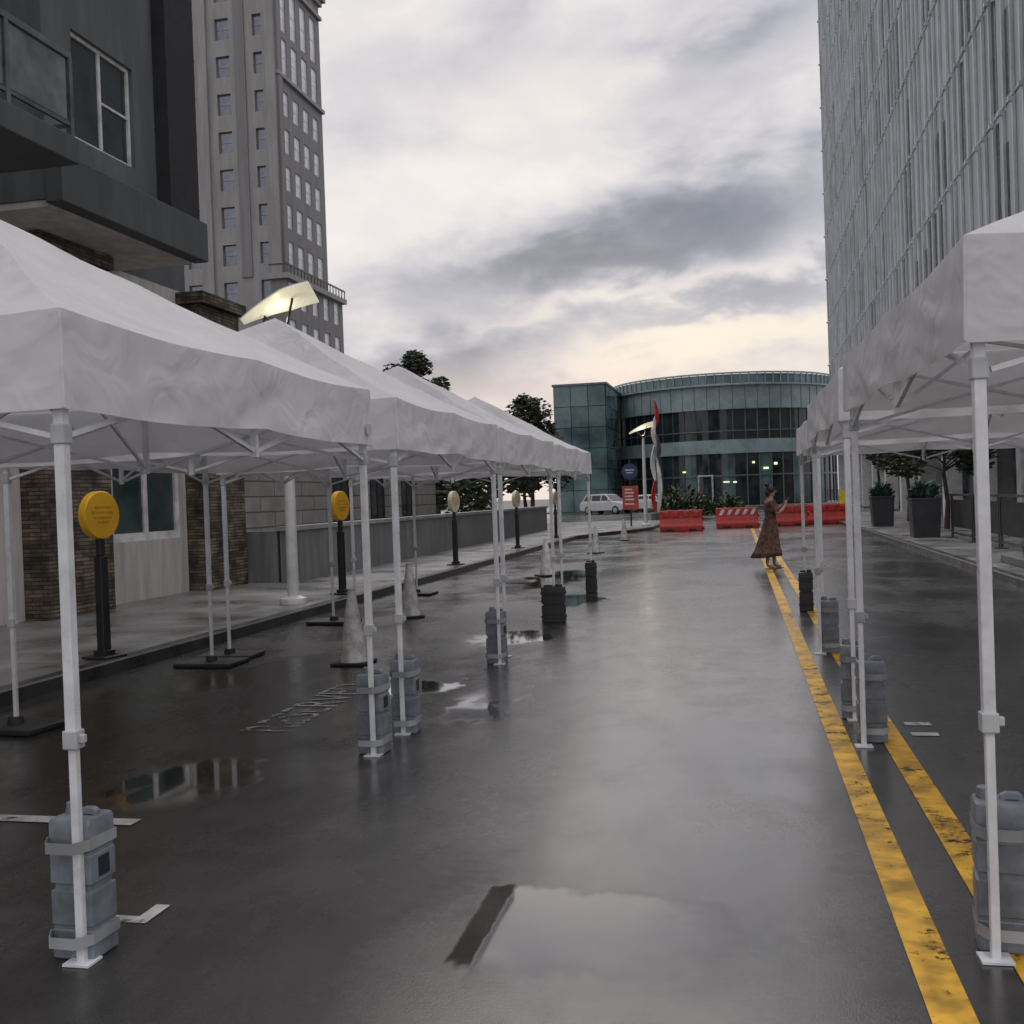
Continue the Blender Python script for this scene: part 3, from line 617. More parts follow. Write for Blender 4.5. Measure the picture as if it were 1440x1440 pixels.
mb = MB(); mb.box(-70.5, -41., 92.6, TY + .3, 53, 53.5); mb.box(-70.9, -40.7, 92.3, TY + .6, 53.5, 54); mb.build('cornice', M['tower'], tw, world=True)
for x in (-68., -48.6, -41.75):
    mb = MB(); mb.box(x - .45, x + .45, 92.7, 92.997, 0, 53); mb.build('pilaster', M['tower'], tw, world=True)
mb = MB(); mb.box(-45.35, -44.3, 92.85, 92.996, 23.2, 53); mb.build('dark_pilaster', M['tower2'], tw, world=True)
mb = MB(); mb.box(-41.297, -41.05, 93.1, 94.0, 23.2, 53); mb.build('pilaster', M['tower2'], tw, world=True)
for z in (41.9, 51.5):
    mb = MB(); mb.box(-41.297, -41.0, 93., TY + .1, z, z + .35); mb.build('string_course', M['tower'], tw, world=True)
wins = {}
def tw_win(ax, w, h, x, y, z):
    key = (ax, round(w, 2), round(h, 2))
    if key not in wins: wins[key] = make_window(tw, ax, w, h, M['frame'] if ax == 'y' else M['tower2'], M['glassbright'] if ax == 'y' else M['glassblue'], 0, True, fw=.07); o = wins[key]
    else: o = copy_tree(wins[key], tw)
    o.location = (x + 55, y - 99, z)
for a, b in cs[4:]:
    for z0, z1 in rows_s[4:]: tw_win('x', b - a, z1 - z0, (a + b) / 2, 93.3, z0)
for a, b in ce:
    for z0, z1 in rows_e: tw_win('y', b - a, z1 - z0, -41.42, (a + b) / 2, z0)
bc = [(92.6, 94.0), (95.4, 96.8), (98.2, 99.6), (101., 102.4), (103.8, 105.2)]; br = [(2.5 + 3.54 * k, 4.8 + 3.54 * k) for k in range(6)]
mb = MB(); fgrid(mb, 'y', -40.6, 1, 92.0, 106.2, 0, 22.6, bc, br, .3); mb.build('base_wall', M['tower2'], tw, world=True)
mb = MB(); mb.box(-42.1, -40.9, 92.0, 106.2, 0, 22.6); mb.build('base_core', M['tower2'], tw, world=True)
mb = MB(); mb.box(-42.3, -40.2, 91.7, 106.5, 22.6, 23.1); mb.build('ledge', M['tower'], tw, world=True)
mb = MB(); mb.box(-40.42, -40.3, 91.8, 106.4, 23.85, 24.0); mb.box(-42.2, -40.45, 91.8, 91.92, 23.85, 24.0)
for k in range(19): mb.box(-40.4, -40.32, 91.85 + k * .8, 91.93 + k * .8, 23.1, 23.85)
mb.build('ledge_rail', M['framedark'], tw, world=True)
for a, b in bc:
    for z0, z1 in br[2:]: tw_win('y', b - a, z1 - z0, -40.72, (a + b) / 2, z0)

# ------------------------------------------------------------------ finned tower, right
ft = empty('office_tower', (8.2, 64, 0), 0, 'tall office tower on the right clad in pale vertical fins', 'tower')
Y0, Y1, FH, Z0, NF = 22., 104., 4.0, 5.2, 14
mb = MB(); mb.box(8.3, 34, Y0, Y1, Z0, Z0 + NF * FH); mb.build('panel_wall', M['frit'], ft, world=True)
mb = MB(); mb.box(10.5, 34, Y0, Y1, .1, Z0 - .3); mb.build('shopfront', M['glass'], ft, world=True)
mb = MB(); mb.box(7.9, 34, Y0 - .1, Y1 + .1, Z0 - .3, Z0 - .003); mb.build('soffit', M['fin'], ft, world=True)
y = Y0 + 1
while y < Y1:
    mb = MB(); mb.box(8.4, 9.1, y - .3, y + .3, .12, Z0 - .3); mb.build('column', M['whitepole'], ft, world=True); y += 6.4
for f in range(1, NF + 1):
    mb = MB(); mb.box(8.26, 8.297, Y0, Y1, Z0 + f * FH - .05, Z0 + f * FH + .05); mb.build('floor_band', M['frit'], ft, world=True)
random.seed(12)
fins = []; slots = []
BW = 1.25
nb = int((Y1 - Y0) / BW)
for f in range(NF):
    for b in range(nb + 1):
        off = random.choice((-.2, 0, 0, .2)); yy = min(Y0 + b * BW + off, Y1 - .08)
        if b == nb: yy = Y1 - .08
        fins.append((yy, Z0 + f * FH, f))
        if random.random() < .34 and b > 0: 
            w_ = random.choice((.25, .35, .5)); slots.append((yy - .06 - w_, Z0 + f * FH + .2, w_, FH - random.choice((.45, .45, 1.4))))
vis = lambda q: (q[0] - 30) ** 2 + ((q[1] - 10) * 1.6) ** 2
def finbox(mb, yy, z): mb.box(8.19, 8.29, yy - .05, yy + .05, z - .1, z + FH - .16); mb.box(8.08, 8.19, yy - .07, yy + .07, z + FH - .30, z + FH - .16)
fv = sorted([q for q in fins if q[0] > 29], key=vis); rest = fv[100:] + [q for q in fins if q[0] <= 29]
for yy, z, f in fv[:100]:
    mb = MB(); finbox(mb, yy, z); mb.build('fin', M['fin'], ft, world=True)
mb = MB()
for yy, z, f in rest: finbox(mb, yy, z)
tag(mb.build('fin', M['fin'], ft, world=True), kind='stuff')
sv = sorted([q for q in slots if q[0] > 29], key=vis); rest = sv[100:] + [q for q in slots if q[0] <= 29]
for yy, z, w, h in sv[:100]:
    mb = MB(); mb.box(8.285, 8.4, yy, yy + w, z, z + h); mb.build('window', M['slot'], ft, world=True)
mb = MB()
for yy, z, w, h in rest: mb.box(8.285, 8.4, yy, yy + w, z, z + h)
tag(mb.build('window', M['slot'], ft, world=True), kind='stuff')

# ------------------------------------------------------------------ glass rotunda at the street end
ro = empty('glass_rotunda', (-2, 118.5, .1), 0, 'curved two storey glass building closing the end of the street', 'building')
RR = 11.8
def ringband(r0, r1, z0, z1, n=72, a0=0, a1=360):
    mb = MB(); full = a1 - a0 >= 360
    rings = []
    for i in range(n + (0 if full else 1)):
        a = R(a0 + (a1 - a0) * i / n); rings.append([(r * math.cos(a), r * math.sin(a), z) for r, z in ((r0, z0), (r1, z0), (r1, z1), (r0, z1))])
    if full: rings.append(rings[0])
    mb.loft(rings, True, not full); bmesh.ops.remove_doubles(mb.bm, verts=mb.bm.verts, dist=1e-4)
    return mb
mb = MB(); mb.lathe([(RR - 1.0, 0), (RR - 1.0, 11.7)], 64); mb.build('core_wall', M['black'], ro)
ringband(RR - .9, RR, 9.5, 11.8).build('upper_band', M['teal2'], ro, smooth=30)
ringband(RR - .9, RR + .25, 5.15, 6.5).build('lower_band', M['teal2'], ro, smooth=30)
ringband(RR - .95, RR + .4, 11.8, 11.95).build('roof_edge', M['teal2'], ro, smooth=30)
ringband(RR - .05, RR, 12.0, 12.9, a0=180, a1=360).build('glass_parapet', M['teal3'], ro, smooth=30)
mb = MB()
for i in range(46):
    a = R(180 + 180 * i / 45); c, s = math.cos(a), math.sin(a); mb.tube([(c * (RR + .08), s * (RR + .08), 11.9), (c * (RR + .08), s * (RR + .08), 13.1)], .06, 6)
mb.build('parapet_posts', M['teal2'], ro)
ringband(RR - .02, RR + .14, 12.95, 13.1, a0=180, a1=360).build('parapet_rail', M['teal2'], ro, smooth=30)
N_ = 30
for i in range(N_):
    a0, a1 = 180 + 180 * i / N_, 180 + 180 * (i + 1) / N_
    w = ringband(RR - .42, RR - .36, 6.5, 9.5, 2, a0 + .15, a1 - .15).build('window', M['glass'], ro)
    am = R(a0); mb = MB(); c, s = math.cos(am), math.sin(am); mb.tube([(c * (RR - .3), s * (RR - .3), 6.5), (c * (RR - .3), s * (RR - .3), 9.5)], .06, 4); mb.build('mullion', M['mull'], w)
    g = ringband(RR - .12, RR - .06, .1, 5.15, 2, a0 + .15, a1 - .15).build('shop_window', M['glass'] if i % 3 else M['teal'], ro)
    mb = MB(); mb.tube([(c * RR, s * RR, .0), (c * RR, s * RR, 5.15)], .06, 4); mb.build('mullion', M['mull'], g)
    jb_ = MB(); jb_.tube([(c * (RR + .01), s * (RR + .01), 9.5), (c * (RR + .01), s * (RR + .01), 11.8)], .03, 4); jb_.build('panel_joint', M['mull'], ro)
ringband(RR - .05, RR + .04, 2.9, 3.05, a0=180, a1=360).build('transom', M['mull'], ro)
ringband(RR + .0, RR + .3, 7.3, 7.4, a0=180, a1=360).build('balcony_rail', M['mull'], ro)
for ang, w, z, hh in ((272, .9, 2.3, .12), (276, .5, 2.25, .14), (291, .8, 3.5, .2), (296, .5, 3.9, .25), (285, .35, 4.1, .2), (252, .5, 3.4, .15)):
    ringband(RR + .05, RR + .1, z, z + hh, 3, ang - w * 1.6, ang + w * 1.6).build('lit_fitting', M['glow2'], ro)
ringband(RR + .02, RR + .12, .1, 2.9, 3, 259, 265.5).build('door', M['glass'], ro)
mb = MB()
for ang in (259, 265.5): c, s = math.cos(R(ang)), math.sin(R(ang)); mb.tube([(c * (RR + .1), s * (RR + .1), .05), (c * (RR + .1), s * (RR + .1), 3.0)], .09, 4)
mb.tube([(math.cos(R(q)) * (RR + .1), math.sin(R(q)) * (RR + .1), 3.0) for q in (258.6, 262, 265.9)], .09, 4); mb.build('door_frame', M['frame'], ro)
gb = empty('glass_block', (-15, 104, 0), 0, 'square dark teal glass block at the left end of the curved building', 'building')
mb = MB(); mb.box(-17.5, -12.5, 100.8, 116, .05, 12.1); mb.build('core_wall', M['black'], gb, world=True)
random.seed(5)
for i in range(3):
    for j in range(6):
        x0 = -17.5 + i * 5 / 3; z0 = .1 + j * 2.0
        mb = MB(); mb.box(x0 + .03, x0 + 5 / 3 - .03, 100.7, 100.797, z0 + .03, z0 + 1.97); mb.build('glass_panel', random.choice((M['teal'], M['teal'], M['teal3'])), gb, world=True)
for j in range(6):
    for k in range(5):
        z0 = .1 + j * 2.0; y0 = 100.9 + k * 3
        mb = MB(); mb.box(-12.497, -12.4, y0 + .03, y0 + 2.97, z0 + .03, z0 + 1.97); mb.build('glass_panel', random.choice((M['teal'], M['teal3'], M['teal'])), gb, world=True)
mb = MB(); mb.box(-17.6, -12.3, 100.6, 116.1, 12.1, 12.3); mb.build('roof', M['mull'], gb, world=True)
lk = empty('link_building', (-11, 112, 0), 0, 'low teal glass link between the square block and the curved building', 'building')
mb = MB(); mb.box(-12.3, -8, 113, 117, .05, 9.5); mb.build('glass_wall', M['teal'], lk, world=True)
mb = MB(); mb.box(-12.3, -8, 112.7, 117.2, 9.5, 12.0); mb.build('parapet', M['teal2'], lk, world=True)

# ------------------------------------------------------------------ trees and plants
def tree(x, y, h, cr, ch, n, lsz, leaf, label, group, seed, trunk_r=.16, z0=0):
    rnd = random.Random(seed)
    o = empty('tree', (x, y, z0), 0, label, 'tree', group)
    mb = MB(); tz = h - ch
    mb.tube([(0, 0, 0), (.05, .03, tz * .5), (-.04, .06, tz), (.05, 0, h - ch * .35)], [trunk_r, trunk_r * .8, trunk_r * .65, trunk_r * .2], 9)
    cl = []
    for i in range(18):
        a = rnd.uniform(0, 6.28); k = rnd.uniform(.1, 1); rr = cr * math.sqrt(rnd.uniform(.1, 1)) * math.sin(math.pi * min(.95, .25 + .7 * k)) ** .7
        c = Vector((rr * math.cos(a), rr * math.sin(a), tz + ch * k * .95)); cl.append((c, rnd.uniform(.25, .5) * cr))
        s = Vector((0, 0, tz + ch * k * .35)); mb.tube([s, (s + c) * .5 + Vector((0, 0, .15)), c], [trunk_r * .35, trunk_r * .2, .012], 5)
    mb.build('trunk', M['bark'], o, smooth=60)
    me = MB(); bm = me.bm
    for i in range(n):
        c, r = rnd.choice(cl); d = Vector((rnd.gauss(0, 1), rnd.gauss(0, 1), rnd.gauss(0, .8))).normalized() * r * rnd.uniform(.3, 1.1) ** .6
        p = c + d; s = lsz * rnd.uniform(.6, 1.4); q = Matrix.Rotation(rnd.uniform(0, 6.28), 3, 'Z') @ Matrix.Rotation(rnd.uniform(0, 6.28), 3, 'X')
        bm.faces.new([bm.verts.new(p + q @ Vector(v) * s) for v in ((-.5, 0, 0), (0, -.28, .08), (.55, 0, 0), (0, .28, .08))])
    msh = bpy.data.meshes.new('crown'); bm.to_mesh(msh); bm.free(); msh.materials.append(leaf)
    c = bpy.data.objects.new('crown', msh); COL.objects.link(c); c.parent = o
tree(-21.3, 67, 11.6, 2.3, 6, 3800, .34, M['leaf'], 'tall dark tree whose top rises above the left tents', None, 1, .2)
tree(-16.4, 83, 9.5, 2.3, 6, 3800, .36, M['leaf'], 'dark tree left of the square glass block', None, 2, .2)
for i, (x, y, h) in enumerate(((-13, 41, 5.2), (-15.5, 47, 5.8), (-12.5, 53, 5.4), (-17.5, 60, 6.5), (-13.5, 66, 6), (-22, 75, 7))):
    tree(x, y, h, 2.6, 4.4, 2600, .34, M['leaf'], ['small dark tree behind the grey wall, closest to the podium windows', 'dark tree behind the grey wall, second from the podium', 'dark tree seen past the far end of the grey wall', 'broad dark tree well back behind the grey wall', 'dark tree between the wall end and the parked cars', 'large dark tree farthest back on the left'][i], 'dark trees behind the grey wall', 10 + i)
for i, (x, y, h) in enumerate(((6.3, 44, 4.9), (6.3, 53, 5.0), (6.2, 35.5, 4.6))):
    tree(x, y, h, 1.7, 2.9, 2200, .24, M['leaf'], ['street tree on the right pavement between the two dark planters and the floor sign', 'farthest street tree on the right pavement', 'street tree on the right pavement nearest the patio railing'][i], 'street trees on the right pavement', 30 + i, .09, .13)
def bush(name, x, y, rx, ry, h, n, lsz, leaf, z0, parent=None, label=None, cat=None, group=None, seed=0, flowers=None):
    rnd = random.Random(seed); me = MB(); bm = me.bm
    for i in range(n):
        a = rnd.uniform(0, 6.28); k = math.sqrt(rnd.random()); z = rnd.random() ** .8 * h * (1 - .55 * k * k) * (1 + .3 * math.sin(a * 3 + seed)); p = Vector((rx * k * math.cos(a), ry * k * math.sin(a), z)) 
        s = lsz * rnd.uniform(.6, 1.5); q = Matrix.Rotation(a + rnd.uniform(-.8, .8), 3, 'Z') @ Matrix.Rotation(-rnd.uniform(.1, 1.3), 3, 'Y') @ Matrix.Rotation(rnd.uniform(-.6, .6), 3, 'X')
        bm.faces.new([bm.verts.new(p + q @ Vector(v) * s) for v in ((-.1, 0, 0), (.35, -.2, .04), (1, 0, 0), (.35, .2, .04))])
    o = bpy.data.meshes.new(name); bm.to_mesh(o); bm.free(); o.materials.append(leaf)
    ob = bpy.data.objects.new(name, o); COL.objects.link(ob); ob.location = (x, y, z0); ob.parent = parent
    tag(ob, label, cat, group)
    if flowers:
        mb = MB()
        for i in range(flowers): mb.sphere((rnd.uniform(-rx, rx) * .8, rnd.uniform(-ry, ry) * .8, h * rnd.uniform(.7, .95)), .05, 6)
        mb.build('flowers', M['flower'], ob)
    return ob
bush('shrub', -3.6, 62.2, 1.5, 1.0, 1.5, 700, .34, M['leaf3'], .1, label='leafy bed of plants with red flowers at the foot of the sculpture', cat='shrub', seed=2, flowers=22)
bush('shrub', -1.2, 64, 1.3, .9, 1.1, 600, .32, M['leaf3'], .1, label='low green shrub behind the left red barrier', cat='shrub', seed=4)
for i, (x, y, l) in enumerate(((4.75, 30.4, 'near charcoal planter with teal green leaves beside the patio railing'), (4.75, 39.4, 'farther charcoal planter with teal green leaves on the right pavement'))):
    o = empty('planter', (x, y, .13), 0, l, 'planter', 'charcoal planters on the right pavement')
    mb = MB(); mb.loft([[(a * s, b * s, z) for a, b in ((-1, -1), (1, -1), (1, 1), (-1, 1))] for s, z in ((.33, 0), (.38, 1.0), (.4, 1.0), (.4, 1.06), (.34, 1.06), (.34, .98))]); mb.build('pot', M['planter'], o, bevel=.01)
    bush('foliage', 0, 0, .3, .3, .42, 420, .2, M['leaf2'], .98, parent=o, seed=i + 8)
for i, (y0, y1, l) in enumerate(((21.6, 24.2, 'dark patio railing panel nearest the right frame edge'), (24.3, 26.9, 'middle dark patio railing panel on the right pavement'), (27.0, 29.6, 'dark patio railing panel next to the near planter'))):
    o = empty('patio_railing', (5.3, (y0 + y1) / 2, .13), 0, l, 'railing', 'dark patio railings on the right pavement'); h = (y1 - y0) / 2
    for s in (-1, 1): mb = MB(); mb.box(-.03, .03, s * (h - .03) - .03, s * (h - .03) + .03, .0202, 1.1); mb.box(-.12, .12, s * (h - .03) - .05, s * (h - .03) + .05, .0, .02); mb.build('post', M['framedark'], o)
    mb = MB(); mb.box(-.05, .05, -h, h, 1.1, 1.15); mb.build('top_rail', M['framedark'], o)
    mb = MB(); mb.box(-.012, .012, -h + .07, h - .07, .3, 1.0); mb.build('panel', M['black'], o)
    mb = MB(); mb.box(-.02, .02, -h + .07, h - .07, .12, .16); mb.build('bottom_rail', M['framedark'], o)
o = empty('planting_bed', (4.95, 17.6, .13), 0, 'low bed of clipped shrubs by the right frame edge', 'planting bed')
mb = MB(); mb.box(-.55, .55, -2.6, 2.6, 0, .14); mb.build('edging', M['concrete'], o, bevel=.015)
bush('foliage', 0, 0, .5, 2.5, .42, 2400, .12, M['leaf3'], .12, parent=o, seed=21)

# ------------------------------------------------------------------ cars
def car(x, y, rz, label, h=1.68, ln=4.6):
    o = empty('parked_car', (x, y, .0), rz, label, 'car', 'white cars parked at the street end')
    k = ln / 4.6; W = .92
    side = [(-2.28, .38), (-2.3, .8), (-2.2, 1.02), (1.05, 1.05), (1.95, .95), (2.25, .78), (2.3, .4), (1.9, .28), (-1.9, .28)]
    side = [(a * k, b) for a, b in side]
    mb = MB(); mb.loft([[(a, s * W, b) for a, b in side] for s in (-1, 1)]); mb.build('body', M['carpaint'], o, bevel=.07)
    cab0 = [(-2.12 * k, 1.0), (1.1 * k, 1.03), (.35 * k, h - .05), (-.2 * k, h), (-1.7 * k, h - .03)]
    mb = MB(); rings = []
    for s in (-1, 1): rings.append([(a, s * (W - .03 - (b - 1) * .32), b) for a, b in cab0])
    mb.loft(rings); mb.build('cabin', M['carpaint'], o, bevel=.05)
    def q(pts, name, m, off):
        mb = MB(); a = [Vector(p) for p in pts]; nrm = (a[1] - a[0]).cross(a[2] - a[0]).normalized() * off
        mb.loft([[p - nrm for p in a], [p + nrm for p in a]]); mb.build(name, m, o)
    yo = lambda z: W - .03 - (z - 1) * .32
    for s in (-1, 1):
        for a0, a1, b0, b1 in ((-.05, .78, -.05, .3), (-1.05, -.15, -1.05, -.15), (-1.9, -1.15, -1.6, -1.15)):
            q([(a0 * k, s * yo(1.12), 1.12), (a1 * k, s * yo(1.12), 1.12), (b1 * k, s * yo(h - .12), h - .12), (b0 * k, s * yo(h - .12), h - .12)], 'side_window', M['glass'], .012)
        for wx in (-1.4, 1.42):
            mb = MB(); mb.loft([[(wx * k + r * math.cos(t_ * math.pi / 12), s * yy, .34 + r * math.sin(t_ * math.pi / 12)) for t_ in range(24)] for r, yy in ((.3, .7), (.34, .72), (.34, .92), (.29, .935), (.22, .935))]); w = mb.build('wheel', M['tyre'], o, smooth=40)
            mb = MB(); mb.loft([[(wx * k + r * math.cos(t_ * math.pi / 10), s * yy, .34 + r * math.sin(t_ * math.pi / 10)) for t_ in range(20)] for r, yy in ((.22, .925), (.215, .945), (.06, .95))]); mb.build('rim', M['rim'], w)
        mb = MB(); mb.box(2.05 * k, 2.285 * k, s * .55 - .2, s * .55 + .2, .68, .83); mb.build('headlight', M['lampglass'], o, bevel=.03)
        mb = MB(); mb.box(-2.32 * k, -2.2 * k, s * .72 - .12, s * .72 + .12, .75, 1.05); mb.build('taillight', M['taillight'], o, bevel=.02)
        mb = MB(); mb.box(.72 * k, .86 * k, s * .95 - .09, s * .95 + .09, 1.1, 1.24); mb.build('mirror', M['carpaint'], o, bevel=.03)
    q([(1.02 * k, -.78, 1.09), (1.02 * k, .78, 1.09), (.42 * k, .64, h - .1), (.42 * k, -.64, h - .1)], 'windscreen', M['glass'], .03)
    mb = MB(); mb.box(2.2 * k, 2.31 * k, -.4, .4, .45, .66); mb.build('grille', M['black'], o, bevel=.01)
car(-11.0, 88.0, R(-30), 'white suv parked in front of the square glass block')
car(-7.6, 92.5, R(-20), 'second white car half hidden behind the red poster sign', 1.5, 4.4)

# ------------------------------------------------------------------ woman
pr = empty('person', (.50, 21.4, .006), R(-72), 'woman in a long rust brown dress standing on the road looking at a phone', 'person')
def skin(name, verts, edges, rad, m, parent, root=0, sub=2):
    me = bpy.data.meshes.new(name); me.from_pydata(verts, edges, []); o = bpy.data.objects.new(name, me); COL.objects.link(o); o.parent = parent
    sk = o.modifiers.new('skin', 'SKIN'); sk.use_smooth_shade = True
    for i, r in enumerate(rad):
        r = r if isinstance(r, tuple) else (r, r); me.skin_vertices[0].data[i].radius = r; me.skin_vertices[0].data[i].use_root = (i == root)
    s = o.modifiers.new('sub', 'SUBSURF'); s.levels = sub; s.render_levels = sub; me.materials.append(m)
    return o
V = []; E = []; RD = []
def pt(p, r, prev=None):
    V.append(p); RD.append(r); i = len(V) - 1
    if prev is not None: E.append((prev, i))
    return i
pel = pt((0, 0, .86), (.14, .11)); wa = pt((0, .0, 1.02), (.115, .085), pel); ch = pt((0, .01, 1.2), (.14, .095), wa); ns = pt((0, 0, 1.33), (.075, .06), ch); nk = pt((0, .015, 1.395), .045, ns)
hb = pt((0, .035, 1.45), (.06, .07), nk); hm = pt((0, .045, 1.52), (.075, .088), hb); ht = pt((0, .03, 1.585), (.06, .07), hm)
for s in (-1, 1):
    sh = pt((s * .15, -.005, 1.305), .055, ns); el = pt((s * .205, .05, 1.07), .037, sh); fm = pt((s * .15, .19, 1.14), .034, el); wr = pt((s * .065, .285, 1.235), .022, fm); pm = pt((s * .05, .31, 1.275), (.03, .02), wr)
    for k in range(4):
        b = pt((s * (.05 - .004 * k), .325, 1.265 + .018 * k), .009, pm); pt((s * (.02 - .002 * k), .343, 1.272 + .018 * k), .007, b)
    th = pt((s * .035, .295, 1.305), .009, pm); pt((s * .015, .3, 1.325), .008, th)
for s, dy in ((-1, .1), (1, -.1)):
    hp = pt((s * .085, 0, .8), .085, pel); kn = pt((s * .085, dy * .7 + .02, .46), .052, hp); ca = pt((s * .082, dy * .9 - .01, .3), .048, kn); an = pt((s * .08, dy - .02, .075), .03, ca); pt((s * .085, dy + .06, .04), (.034, .022), an); pt((s * .09, dy + .13, .03), (.03, .016), len(V) - 1)
body = skin('body', V, E, RD, M['skin'], pr, pel)
mb = MB(); n = 48; rings = []
for z, rx, ry, oy, wv in ((1.315, .165, .085, 0, 0), (1.27, .175, .115, .01, 0), (1.2, .165, .125, .015, 0), (1.1, .14, .11, .005, 0), (1.02, .13, .1, 0, .002), (.93, .16, .125, -.005, .004), (.82, .18, .15, -.01, .007), (.66, .19, .175, -.03, .012), (.5, .21, .21, -.055, .018), (.37, .225, .24, -.075, .022), (.355, .235, .255, -.078, .024), (.24, .25, .29, -.10, .032)):
    rings.append([((rx + wv * math.sin(9 * 2 * math.pi * i / n)) * math.cos(2 * math.pi * i / n), oy + (ry + wv * math.sin(9 * 2 * math.pi * i / n + .5)) * math.sin(2 * math.pi * i / n), z + (.02 * math.sin(2 * math.pi * i / n) if z < .5 else 0)) for i in range(n)])
mb.loft(rings, True, False); mb.build('dress', M['dress'], body, smooth=60, solid=.006)
for s in (-1, 1): mb = MB(); mb.tube([(s * .13, -.003, 1.31), (s * .17, .012, 1.23), (s * .195, .035, 1.13)], [.075, .075, .085], 14); mb.build('sleeve', M['dress'], body, smooth=60)
mb = MB(); mb.sphere((0, .012, 1.55), (.088, .098, .092), 16); mb.sphere((0, -.045, 1.49), (.07, .05, .09), 12); mb.sphere((0, -.05, 1.645), (.05, .05, .045), 12); mb.build('hair', M['hair'], body, smooth=80)
for s in (-1, 1): mb = MB(); mb.sphere((s * .03, .118, 1.525), .011, 8); mb.build('eye', M['phone'], body)
mb = MB(); mb.sphere((0, .132, 1.505), (.012, .016, .02), 8); mb.build('nose', M['skin'], body, smooth=80)
mb = MB(); mb.sphere((0, .115, 1.47), (.024, .01, .007), 8); mb.build('mouth', M['dress'], body, smooth=80)
for s, dy in ((-1, .1), (1, -.1)):
    mb = MB(); mb.loft([[(s * .087 + a * w, dy + .045 + b, z) for a, b, w in ((-1, -.1, .03), (1, -.1, .03), (1, .0, .036), (1, .09, .042), (0, .13, .04), (-1, .09, .042), (-1, .0, .036))] for z in (.0, .016)]); mb.build('sandal', M['sandal'], body)
ph = MB(); ph.box(-.037, .037, -.005, .005, -.075, .075); ph = ph.build('mobile_phone', M['phone'], None, bevel=.004)
a = R(-72); ly = .345
ph.location = (.50 - ly * math.sin(a), 21.4 + ly * math.cos(a), 1.315); ph.rotation_euler = (R(-25), 0, a); tag(ph, 'dark mobile phone held in front of the woman', 'phone')

# ------------------------------------------------------------------ world, sun, camera
w = bpy.data.worlds.new('World'); S.world = w; w.use_nodes = True; nt = w.node_tree; L = nt.links
bg = nt.nodes['Background']
tc = nd(nt, 'ShaderNodeTexCoord'); sp = nd(nt, 'ShaderNodeSeparateXYZ'); L.new(tc.outputs['Generated'], sp.inputs[0])
x, y, z = sp.outputs
mp = nd(nt, 'ShaderNodeMapping'); L.new(tc.outputs['Generated'], mp.inputs[0]); mp.inputs['Rotation'].default_value = (0, R(-9), 0); mp.inputs['Scale'].default_value = (1, 1, 2.0); mp.inputs['Location'].default_value = (.35, .2, .9)
n1 = noisen(nt, mp.outputs[0], 4.6, 5, .5, .35); n2 = noisen(nt, mp.outputs[0], 12., 4, .52, .25)
az = mth(nt, 'ARCTAN2', x, y); el = mth(nt, 'ARCSINE', z)
wob = mth(nt, 'MULTIPLY', mth(nt, 'SUBTRACT', n2, .5), .10)
elw = mth(nt, 'ADD', el, wob)
def gauss(a0, e0, sa, se, tilt=0., E=None):
    da = mth(nt, 'SUBTRACT', az, a0); de = mth(nt, 'SUBTRACT', mth(nt, 'SUBTRACT', E or el, e0), mth(nt, 'MULTIPLY', da, tilt))
    q = mth(nt, 'ADD', mth(nt, 'POWER', mth(nt, 'DIVIDE', mth(nt, 'ABSOLUTE', da), sa), 2.), mth(nt, 'POWER', mth(nt, 'DIVIDE', mth(nt, 'ABSOLUTE', de), se), 2.))
    return mth(nt, 'EXPONENT', mth(nt, 'MULTIPLY', q, -1.))
v = mth(nt, 'ADD', mth(nt, 'MULTIPLY', mth(nt, 'SUBTRACT', n1, .5), .72), mth(nt, 'MULTIPLY', mth(nt, 'SUBTRACT', n2, .5), .34))
v = mth(nt, 'ADD', v, .655)
for (a0, e0, sa, se, tl, amp) in ((-.04, .25, .17, .042, .16, -.28), (-.15, .212, .11, .02, .1, -.17), (-.28, .122, .13, .03, .05, -.26), (.02, .175, .13, .016, .18, -.22), (-.31, .25, .14, .05, .2, .12), (-.06, .14, .18, .018, .1, .2), (-.08, .19, .12, .011, .12, .16), (-.15, .36, .25, .03, .1, .05), (.0, .385, .10, .022, .25, -.18)):
    v = mth(nt, 'ADD', v, mth(nt, 'MULTIPLY', gauss(a0, e0, sa, se, tl, elw), amp))
cr = nd(nt, 'ShaderNodeValToRGB'); L.new(v, cr.inputs[0]); e = cr.color_ramp.elements
e[0].position = .22; e[0].color = (.22, .245, .305, 1); e[1].position = .86; e[1].color = (.98, .93, .885, 1)
for p, c in ((.36, (.32, .34, .405, 1)), (.48, (.48, .49, .55, 1)), (.58, (.635, .625, .67, 1)), (.70, (.81, .785, .795, 1))):
    q = e.new(p); q.color = c
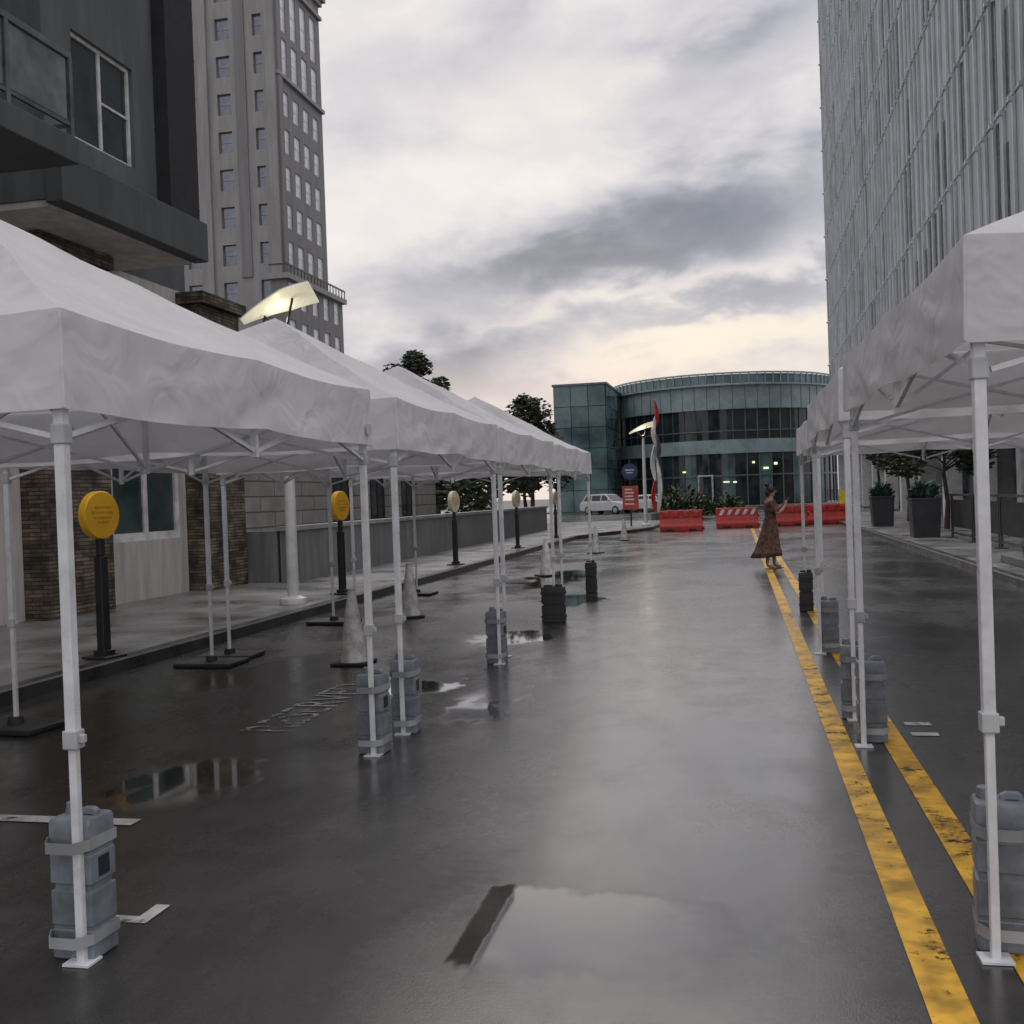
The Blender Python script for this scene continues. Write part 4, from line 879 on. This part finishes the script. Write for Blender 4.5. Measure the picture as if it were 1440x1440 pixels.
warm = mth(nt, 'MULTIPLY', gauss(-.06, .14, .24, .055), sstep(nt, v, .5, .78))
col = mixc(nt, mth(nt, 'MULTIPLY', warm, .6), cr.outputs[0], (1.0, .88, .70))
pink = mth(nt, 'MULTIPLY', gauss(-.2, .10, .3, .022), .35)
col = mixc(nt, pink, col, (.76, .63, .60))
pink2 = mth(nt, 'MULTIPLY', gauss(-.25, .37, .2, .05), .22)
col = mixc(nt, pink2, col, (.72, .62, .65))
# sky above the frame is brightened to lift the ambient light
col = mixc(nt, 1., col, sstep(nt, z, .44, .75, 1.0, 1.75), 'MULTIPLY')
sky = nd(nt, 'ShaderNodeTexSky', sky_type='NISHITA'); sky.sun_disc = False; sky.sun_elevation = R(6); sky.sun_rotation = R(-8)
col = mixc(nt, .003, col, sky.outputs[0], 'ADD')
L.new(col, bg.inputs[0]); bg.inputs[1].default_value = .95
sun = bpy.data.lights.new('sun', 'SUN'); sun.energy = .3; sun.angle = R(25); sun.color = (1, .95, .88)
so = bpy.data.objects.new('sun', sun); COL.objects.link(so)
d = Vector((math.sin(R(-8)) * math.cos(R(40)), math.cos(R(-8)) * math.cos(R(40)), math.sin(R(40))))
so.rotation_euler = d.to_track_quat('Z', 'Y').to_euler()

yaw, pit, rol = R(12.28), R(.715), R(2.0)
fw = Vector((-math.sin(yaw) * math.cos(pit), math.cos(yaw) * math.cos(pit), -math.sin(pit)))
rt = Vector((math.cos(yaw), math.sin(yaw), 0)); up = rt.cross(fw)
rt2 = rt * math.cos(rol) - up * math.sin(rol); up2 = up * math.cos(rol) + rt * math.sin(rol)
cam = bpy.data.cameras.new('camera'); co = bpy.data.objects.new('camera', cam); COL.objects.link(co)
Mx = Matrix((rt2, up2, -fw)).transposed().to_4x4(); Mx.translation = (0, 0, 1.55); co.matrix_world = Mx
cam.sensor_width = 36; cam.lens = 37.45; cam.clip_end = 2000; cam.clip_start = .05
S.camera = co
S.view_settings.view_transform = 'Standard'; S.view_settings.look = 'None'; S.view_settings.exposure = 0
